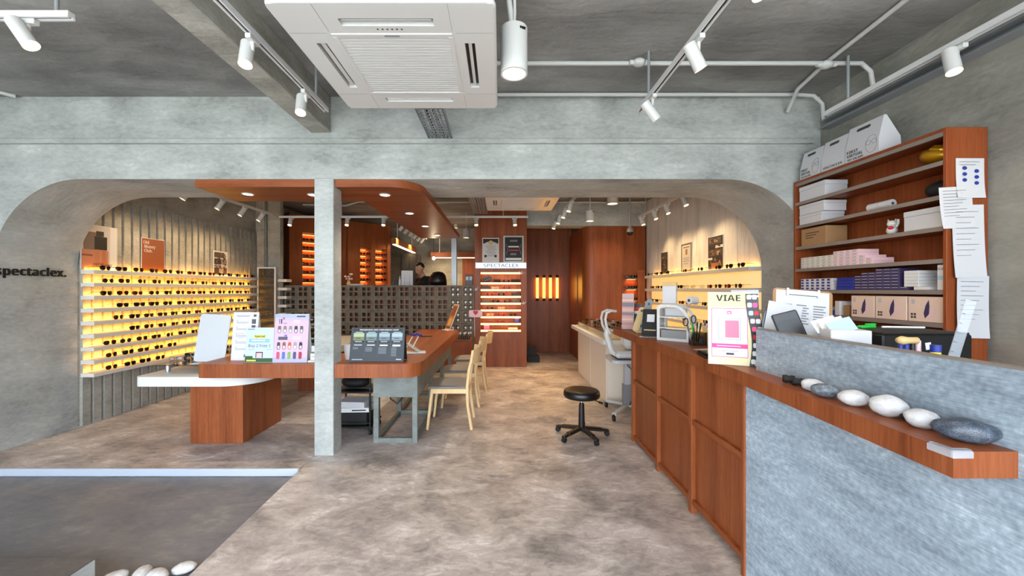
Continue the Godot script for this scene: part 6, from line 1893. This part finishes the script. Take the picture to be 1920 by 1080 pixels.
	f = part("board", B.new().prism(rrect(0.27, 0.44, 0.02), -0.004, 0.0).done(), M.cardboard, o, Vector3(0, 0.215, -0.02), Basis(Vector3.RIGHT, -0.22) * Basis(Vector3(0, 0, 1), -0.1))
	part("paper", bx(Vector3(-0.12, -0.21, 0.0), Vector3(0.12, 0.21, 0.002)), M.paper, f)
	for k in 8:
		for q in 3:
			part("print", bx(Vector3(-0.1 + q * 0.075, 0.13 - k * 0.014, 0.002), Vector3(-0.045 + q * 0.075 - 0.01 * ((k + q) % 2), 0.136 - k * 0.014, 0.0024)), M.print_grey, f)
	part("clip", B.new().span(Vector3(-0.07, 0.185, 0.001), Vector3(0.07, 0.215, 0.012), 0.003).span(Vector3(-0.075, 0.18, 0.001), Vector3(-0.065, 0.22, 0.014)).span(Vector3(0.065, 0.18, 0.001), Vector3(0.075, 0.22, 0.014)).done(), M.steel, f)
	o = thing("document_folder", "white document folder with black edges standing behind the screen end", "folder", P(1.455, sy, 2.07), -0.25)
	for k in 3:
		part("sheet", bx(Vector3(-0.1, 0, -0.01 * k - 0.004), Vector3(0.06, 0.36 - 0.03 * k, -0.01 * k)), [M.paper, M.black, M.pale_blue][k], o, Vector3.ZERO, Basis(Vector3(0, 0, 1), -0.2) * Basis(Vector3.RIGHT, -0.1))
	o = thing("card_terminal", "dark grey payment terminal leaning behind the grey screen", "terminal", P(1.46, sy, 1.84), -0.35)
	f = part("body", bx(Vector3(-0.055, 0, -0.02), Vector3(0.055, 0.34, 0.0), 0.006), M.dark_grey, o, Vector3.ZERO, Basis(Vector3(0, 0, 1), 0.3) * Basis(Vector3.RIGHT, -0.2))
	part("screen", bx(Vector3(-0.045, 0.18, 0.0), Vector3(0.045, 0.3, 0.0012)), M.black, f)
	part("keypad", bx(Vector3(-0.045, 0.03, 0.0), Vector3(0.045, 0.16, 0.0012)), M.black_soft, f)
	o = thing("card_box", "open white card box with cards sticking up behind the grey screen", "box", P(1.47, sy, 1.69), -0.3)
	part("body", bx(Vector3(-0.07, 0, -0.06), Vector3(0.07, 0.26, 0.06), 0.002), M.paper, o)
	for k in 3:
		part("card", bx(Vector3(-0.045, 0, -0.001), Vector3(0.045, 0.06, 0.001)), M.print_white if k else M.pale_blue, o, Vector3(-0.01 - 0.012 * k, 0.25, 0.04 - 0.04 * k), Basis(Vector3(0, 0, 1), 0.35) * Basis(Vector3.RIGHT, -0.5))
	o = thing("receipt_printer", "wide black printer with a small white sticker behind the grey screen", "printer", P(1.81, sy, 1.82))
	part("body", bx(Vector3(-0.19, 0, -0.15), Vector3(0.19, 0.238, 0.15), 0.006), M.black, o)
	part("lid", bx(Vector3(-0.185, 0.238, -0.145), Vector3(0.185, 0.246, 0.145), 0.003), M.black_soft, o)
	part("sticker", bx(Vector3(-0.012, -0.015, 0), Vector3(0.012, 0.015, 0.001)), M.print_white, o, Vector3(0.0, 0.19, 0.151), Basis(Vector3(0, 0, 1), 0.15))
	o = thing("paper_cutter", "bright green cutter knife lying on the black printer", "cutter", P(1.73, sy + 0.247, 1.86), 0.25)
	part("body", bx(Vector3(-0.05, 0, -0.014), Vector3(0.04, 0.014, 0.014), 0.005), M.green, o)
	part("slider", bx(Vector3(-0.01, 0.012, -0.008), Vector3(0.05, 0.022, 0.008), 0.004), M.green, o)
	solo("white_rod", "thin white rod lying on the black printer next to the green cutter", "rod", B.new().cone(Vector3(-0.07, 0.005, 0), Vector3(0.1, 0.005, 0), 0.005, 0.005, 8).done(), M.print_white, P(1.88, sy + 0.247, 1.86), yaw(-0.2))
	# pen tray by the near end of the screen
	o = thing("pen_tray", "grey pen tray behind the near end of the grey screen", "tray", P(1.56, sy, 1.44))
	part("base", bx(Vector3(-0.11, 0, -0.05), Vector3(0.13, 0.006, 0.05)), M.mid_grey, o)
	for s in [-0.05, 0.046]:
		part("side_wall", bx(Vector3(-0.11, 0.006, s), Vector3(0.13, 0.13, s + 0.004)), M.mid_grey, o)
	o = thing("clear_ruler", "long clear ruler slanting up out of the pen tray", "ruler", P(1.6, sy + 0.008, 1.44))
	f = part("blade", bx(Vector3(-0.02, 0, -0.0015), Vector3(0.02, 0.4, 0.0015)), M.frosted, o, Vector3.ZERO, Basis(Vector3(0, 0, 1), -0.3))
	for k in 10:
		part("mark", bx(Vector3(-0.02, 0.02 + k * 0.036, 0.0016), Vector3(-0.008, 0.022 + k * 0.036, 0.002)), M.print_grey, f)
	o = thing("glue_stick", "yellow glue stick with a blue cap in the pen tray", "glue", P(1.55, sy + 0.007, 1.405))
	part("body", B.new().cone(Vector3.ZERO, Vector3(0, 0.2, 0), 0.014, 0.014, 14).done(), M.yellow, o)
	part("cap", B.new().cone(Vector3(0, 0.2, 0), Vector3(0, 0.225, 0), 0.015, 0.015, 14).done(), M.blue, o)
	for k in 4:
		o = thing("marker", "%s marker standing in the pen tray behind the screen" % ["white and blue", "dark blue", "black", "white"][k], "pen", P(1.47 + 0.022 * k, sy + 0.007, 1.45), 0, "markers in the pen tray")
		part("body", B.new().cone(Vector3.ZERO, Vector3(0, 0.19, 0), 0.007, 0.007, 10).done(), [M.print_white, M.blue, M.black, M.print_white][k], o)
		part("cap", B.new().cone(Vector3(0, 0.19, 0), Vector3(0, 0.225 + 0.01 * (k % 2), 0), 0.008, 0.007, 10).done(), [M.blue, M.blue, M.black, M.pale_pink][k], o)
	solo("wooden_stamp", "round wooden stamp lying across the pen tray", "stamp", B.new().at(Vector3.ZERO, Basis(Vector3(0, 0, 1), PI / 2)).lathe([Vector2(0, -0.035), Vector2(0.012, -0.034), Vector2(0.012, 0.0), Vector2(0.016, 0.02), Vector2(0.01, 0.035), Vector2(0, 0.036)], 16, true).done(), M.tan, P(1.475, sy + 0.245, 1.43))


func grey_of(v: int) -> Color:
	return g8(v, v, v)


# ---------- things on the tall shelf unit ----------
func carton(label: String, d0: float, d1: float, y: float, h: float, m: Material, group := "", x0 := 2.608, x1 := 2.79, lid := true) -> Node3D:
	var o := thing("carton", label, "box", P((x0 + x1) / 2, y, (d0 + d1) / 2), 0, group)
	var w := (x1 - x0) / 2
	var l := absf(d1 - d0) / 2
	part("body", bx(Vector3(-w, 0, -l), Vector3(w, h * (0.72 if lid else 1.0), l), 0.002), m, o)
	if lid:
		part("lid", bx(Vector3(-w - 0.002, h * 0.725, -l - 0.002), Vector3(w + 0.002, h, l + 0.002), 0.002), m, o)
	return o


func build_cabinet_things() -> void:
	var left := yaw(-PI / 2)
	# paper carrier bags on top
	for k in 3:
		var d0: float = [3.44, 3.215, 2.99][k]
		var d1: float = [3.225, 2.995, 2.72][k]
		var h: float = [0.235, 0.245, 0.265][k]
		var w := d0 - d1
		var o := thing("carrier_bag", ["white paper carrier bag with a face drawing beside the arch wall", "white paper carrier bag with one line of bold print between two other bags", "white paper carrier bag with a face drawing and an open side above the gold pouch"][k], "bag", P(2.612, 2.4045, (d0 + d1) / 2), -PI / 2, "carrier bags on the shelf unit")
		var b := B.new()
		b.at(Vector3.ZERO, Basis(Vector3(0, 0, -1), Vector3.UP, Vector3(1, 0, 0)))
		b.prism(PackedVector2Array([Vector2(0, 0), Vector2(0.16, 0), Vector2(0.15, h * 0.45), Vector2(0.055, h), Vector2(0.035, h), Vector2(0, h * 0.4)]), -w / 2 + 0.003, w / 2 - 0.003)
		# the outline runs from the front face backwards
		part("body", b.done(), M.paper, o, Vector3.ZERO)
		var lean := Basis(Vector3.RIGHT, -atan(0.035 / (h * 0.6)))
		part("hand_hole", B.new().prism(rrect(w * 0.4, 0.022, 0.01, 4), 0, 0.001).done(), M.dark_grey, o, Vector3(-0.01, h * 0.86, -0.026), lean)
		if k == 1:
			letters(o, "SPECTACLEX", Vector3(0, 0.03, 0.001), Basis(), 0.016, M.ink, font_bold, w * 0.8)
		else:
			letters(o, "FIRST", Vector3(-w * 0.27, 0.078, 0.001), Basis(), 0.02, M.ink, font_bold, w * 0.34)
			letters(o, "VIRTUAL", Vector3(-w * 0.2, 0.05, 0.001), Basis(), 0.02, M.ink, font_bold, w * 0.48)
			letters(o, "TRY ON APP.", Vector3(-w * 0.18, 0.022, 0.001), Basis(), 0.015, M.ink, font_bold, w * 0.5)
			var face := []
			for i in 16:
				var a := TAU * i / 16.0
				face.append(Vector3(w * 0.28 + cos(a) * w * 0.16, 0.085 + sin(a) * 0.062, 0.0012 - 0.035 * maxf(0, 0.085 + sin(a) * 0.062 - h * 0.4) / (h * 0.6)))
			part("face_drawing", B.new().tube(face, 0.0012, 4, true).done(), M.print_grey, o)
			for s in [-1.0, 1.0]:
				var rim := []
				for i in 10:
					var a := TAU * i / 10.0
					var yy := 0.098 + sin(a) * 0.016
					rim.append(Vector3(w * 0.28 + s * w * 0.08 + cos(a) * w * 0.065, yy, 0.0014 - 0.035 * maxf(0, yy - h * 0.4) / (h * 0.6)))
				part("face_drawing", B.new().tube(rim, 0.0012, 4, true).done(), M.print_grey, o)
	# shelf under the top: gold bag and white box
	var gb := thing("gold_pouch", "crumpled gold foil pouch on the highest shelf of the unit", "pouch", P(2.7, 2.219, 2.42))
	part("pouch", B.new().at(Vector3(0, 0.065, 0), Basis(Vector3.RIGHT, 0.25)).ball(Vector3.ZERO, Vector3(0.085, 0.055, 0.1), 14, 9).done(), M.gold_foil, gb)
	part("fold", B.new().at(Vector3(-0.02, 0.09, 0.03), Basis(Vector3.RIGHT, 0.35)).box(Vector3.ZERO, Vector3(0.1, 0.05, 0.1), 0.02).done(), M.gold_foil, gb)
	carton("flat white carton at the far end of the highest shelf", 3.44, 3.17, 2.219, 0.125, M.paper)
	carton("white carton at the bottom of the pair on the second shelf", 3.44, 3.2, 2.018, 0.08, M.paper)
	carton("white carton on top of the pair on the second shelf", 3.44, 3.18, 2.1, 0.085, M.paper)
	for k in 2:
		var r := thing("paper_roll", ["short white paper roll on the second shelf of the unit", "white paper roll next to the black cable on the second shelf"][k], "roll", P(2.66, 2.018, 2.8 - k * 0.085))
		part("roll", B.new().cone(Vector3(0, 0.028, -0.04), Vector3(0, 0.028, 0.04), 0.028, 0.028, 18).done(), M.paper, r)
		part("core", B.new().cone(Vector3(0, 0.028, -0.041), Vector3(0, 0.028, 0.041), 0.009, 0.009, 10).done(), M.dark_grey, r)
	solo("black_pouch", "black cloth pouch at the near end of the second shelf", "pouch", B.new().ball(Vector3(0, 0.055, 0), Vector3(0.08, 0.055, 0.085), 16, 9).done(), M.black_soft, P(2.71, 2.018, 2.41))
	var c := carton("brown cardboard carton on the third shelf of the unit", 3.42, 3.16, 1.832, 0.145, M.cardboard, "", 2.608, 2.78, false)
	for k in 3:
		part("print", bx(Vector3(-0.0868, 0.1 - k * 0.02, -0.08), Vector3(-0.0862, 0.107 - k * 0.02, 0.06 - 0.03 * k)), M.dark_grey, c)
	var cat := thing("cat_figurine", "small white cat figurine with a red bib on the third shelf", "figurine", P(2.66, 1.832, 2.68), -1.0)
	part("body", B.new().ball(Vector3(0, 0.03, 0), Vector3(0.03, 0.032, 0.028), 16, 10).ball(Vector3(0, 0.075, 0.004), Vector3(0.026, 0.023, 0.023), 16, 10).done(), M.white_plastic, cat)
	for s in [-1.0, 1.0]:
		part("ear", B.new().cone(Vector3(s * 0.015, 0.088, 0), Vector3(s * 0.02, 0.108, 0), 0.009, 0.001, 10).done(), M.white_plastic, cat)
	part("arm", B.new().tube([Vector3(0.024, 0.05, 0.01), Vector3(0.034, 0.075, 0.014), Vector3(0.034, 0.1, 0.016)], 0.008, 8).done(), M.white_plastic, cat)
	part("bib", B.new().ball(Vector3(0, 0.045, 0.024), Vector3(0.015, 0.013, 0.008), 12, 7).done(), M.red, cat)
	carton("large white carton at the near end of the third shelf", 2.55, 2.32, 1.832, 0.125, M.paper)
	# stacks of small lens boxes, seen end on
	var small := bx(Vector3(-0.075, 0, -0.0265), Vector3(0.075, 0.0225, 0.0265), 0.0015)
	var tab := bx(Vector3(-0.0757, 0.004, -0.021), Vector3(-0.0752, 0.018, 0.008))
	for i in 12:
		for j in (4 if i < 6 else 5 if i < 10 else 3 if i == 10 else 2):
			var o := thing("lens_box", ("pale pink lens box in the %s layer of the long stack on the fourth shelf" if i > 5 else "cream lens box in the %s layer of the long stack on the fourth shelf") % ["bottom", "second", "third", "fourth", "fifth", "sixth", "seventh"][j], "box", P(2.688, 1.642 + j * 0.0232, 3.405 - i * 0.0555), 0, "pale lens boxes on the fourth shelf")
			part("body", small, M.pale_pink if i > 5 else M.beige, o)
			part("print", tab, M.light_grey, o)
	for i in 6:
		for j in 4:
			var o := thing("lens_box", "white lens box with a dark label in the %s layer on the fifth shelf" % ["bottom", "second", "third", "fourth", "fifth", "sixth", "seventh"][j], "box", P(2.688, 1.458 + j * 0.0232, 3.405 - i * 0.054), 0, "white lens boxes on the fifth shelf")
			part("body", small, M.print_white, o)
			part("print", tab, M.blue, o)
	for j in 4:
		solo("lens_box", "long dark blue lens box lying next to the white stack on the fifth shelf", "box", bx(Vector3(-0.075, 0, -0.075), Vector3(0.075, 0.0225, 0.075), 0.0015), M.blue, P(2.688, 1.458 + j * 0.0232, 2.995 - 0.002 * j), Basis(), "dark blue lens boxes on the fifth shelf")
	mat("violet_box", Color(0.24, 0.2, 0.36), 0.5)
	for i in 7:
		for j in (5 if i == 0 else 6 if i < 3 else 7 if i < 6 else 1):
			var o := thing("lens_box", "violet lens box in the %s layer of the tall stack on the fifth shelf" % ["bottom", "second", "third", "fourth", "fifth", "sixth", "seventh"][j], "box", P(2.688, 1.458 + j * 0.0205, 2.885 - i * 0.0545), 0, "violet lens boxes on the fifth shelf")
			part("body", bx(Vector3(-0.075, 0, -0.0265), Vector3(0.075, 0.02, 0.0265), 0.0015), M.violet_box, o)
			part("print", bx(Vector3(-0.0757, 0.0135, -0.022), Vector3(-0.0752, 0.0165, 0.02)), M.light_grey, o)
	for j in 6:
		solo("lens_box", "flat white lens box lying beside the violet stack on the fifth shelf", "box", bx(Vector3(-0.075, 0, -0.045), Vector3(0.075, 0.02, 0.045), 0.0015), M.print_white, P(2.688, 1.458 + j * 0.0205, 2.45 if j == 0 else 2.51), Basis(), "flat white boxes on the fifth shelf")
	c = carton("upright white box with grey capitals at the near end of the fifth shelf", 2.36, 2.318, 1.458, 0.15, M.print_white, "", 2.612, 2.7, false)
	letters(c, "IGE", Vector3(-0.0446, 0.125, 0.0), left, 0.014, M.dark_grey, font_plain, 0.034)
	part("print", bx(Vector3(-0.0448, 0.06, -0.018), Vector3(-0.0444, 0.085, 0.015)), M.pale_blue, c)
	# three contact lens boxes on the sixth shelf
	for k in 3:
		var d0: float = [2.935, 2.745, 2.525][k]
		var d1: float = [2.755, 2.535, 2.325][k]
		var o := thing("contact_lens_box", "cream contact lens box with a purple feather print, %s" % ["beside the small bottles", "between two like boxes", "against the side panel of the unit"][k], "box", P(2.61, 1.261, (d0 + d1) / 2), -PI / 2, "contact lens boxes on the sixth shelf")
		var w := d0 - d1
		part("body", bx(Vector3(-w / 2, 0, -0.14), Vector3(w / 2, 0.155, 0), 0.002), M.cream_box, o)
		part("feather", B.new().prism(PackedVector2Array([Vector2(0.0, 0.0), Vector2(0.018, 0.03), Vector2(0.014, 0.08), Vector2(0.004, 0.115), Vector2(-0.008, 0.08), Vector2(-0.012, 0.03)]), 0, 0.0008).done(), M.violet_box, o, Vector3(0, 0.022, 0.0003), Basis(Vector3(0, 0, 1), -0.15))
		part("petal", B.new().prism(rounded([Vector2(0.0, 0.0), Vector2(0.035, 0.02), Vector2(0.05, 0.1), Vector2(0.02, 0.06)], [0, 0.012, 0.01, 0.012], 4), 0, 0.0006).done(), M.pale_pink, o, Vector3(0.015, 0.02, 0.0003))
		for q in 4:
			part("print", bx(Vector3(-w * 0.42 + 0.018 * (q % 2), 0.02 + 0.018 * (q / 2), 0), Vector3(-w * 0.42 + 0.013 + 0.018 * (q % 2), 0.033 + 0.018 * (q / 2), 0.0007)), M.dark_grey, o)
		part("print", bx(Vector3(-w * 0.4, 0.11, 0), Vector3(-w * 0.3, 0.14, 0.0007)), M.light_grey, o)
	for k in 5:
		solo("small_box", ["little white box lying at the far end of the sixth shelf", "little white box standing at the far end of the sixth shelf", "little blue box on the sixth shelf", "upright white and blue packet on the sixth shelf", "amber bottle carton next to the contact lens boxes"][k], "box", bx(Vector3(-0.05, 0, -0.025), Vector3(0.05, [0.03, 0.06, 0.035, 0.11, 0.08][k], 0.025), 0.002), [M.paper, M.print_white, M.blue, M.print_white, M.cardboard][k], P(2.68, 1.261, 3.3 - 0.075 * k), yaw([0.1, 0.0, 0.3, -0.15, 0.0][k]))
	# sheets taped to the side panel
	var sheets := [[2.72, 2.106, 0.165, 0.23, -0.005, "white sheet with blue pictograms taped high on the shelf unit side"], [2.638, 1.935, 0.19, 0.24, 0.06, "white printed sheet overlapping the sheet with pictograms on the unit side"], [2.705, 1.74, 0.185, 0.42, 0.02, "long white printed sheet taped to the middle of the shelf unit side"], [2.725, 1.36, 0.185, 0.36, -0.02, "curling white printed sheet taped lowest on the shelf unit side"]]
	for k in 4:
		var q: Array = sheets[k]
		var o := thing("paper_sheet", q[5], "paper", P(q[0], q[1], 2.286 - 0.003 * k))
		var r := Basis(Vector3(0, 0, 1), q[4])
		var rows := []
		for i in 7:
			var g := i / 6.0
			rows.append(PackedVector3Array([Vector3(-q[2] / 2, (g - 0.5) * q[3], 0.012 * pow(1 - g, 3)), Vector3(0, (g - 0.5) * q[3], 0.004 * pow(1 - g, 2)), Vector3(q[2] / 2, (g - 0.5) * q[3], 0.01 * pow(1 - g, 3))]))
		part("sheet", B.new().sheet(rows).done(), M.paper, o, Vector3.ZERO, r)
		for i in 9:
			var yy: float = q[3] * (0.4 - 0.075 * i)
			if k == 0 and i > 1:
				if i < 8:
					part("pictogram", B.new().ball(Vector3(q[2] * (0.22 if i % 2 else -0.2), yy, 0.003), Vector3(0.014, 0.011, 0.001), 10, 6).done(), M.blue, o)
			else:
				part("print", bx(Vector3(-q[2] * 0.4, yy, 0.004), Vector3(q[2] * (0.3 - 0.12 * (i % 3)), yy + 0.0025, 0.0045)), M.print_grey, o, Vector3.ZERO, r)


func build_small_things() -> void:
	# paper birds pinned to the pillar
	for q in [[-0.46, 1.46, 0.4], [0.4, 1.77, -0.3], [0.44, 1.2, 0.2]]:
		var b := B.new()
		b.poly([Vector3(0, 0, 0.004), Vector3(-0.06, 0.03, 0.03), Vector3(-0.02, -0.015, 0.004)], Vector3(0, 0, -0.2))
		b.poly([Vector3(0, 0, 0.004), Vector3(0.06, 0.035, 0.03), Vector3(0.02, -0.015, 0.004)], Vector3(0, 0, -0.2))
		b.poly([Vector3(-0.02, -0.015, 0.004), Vector3(0.02, -0.015, 0.004), Vector3(0, 0.05, 0.006)], Vector3(0, 0, -0.2))
		solo("paper_bird", "small white folded paper bird pinned beside the glowing niche", "ornament", b.done(), M.paper, P(q[0], q[1], 7.449), Basis(Vector3(0, 0, 1), q[2]), "paper birds on the pillar")
	for k in specs:
		specs[k].free()
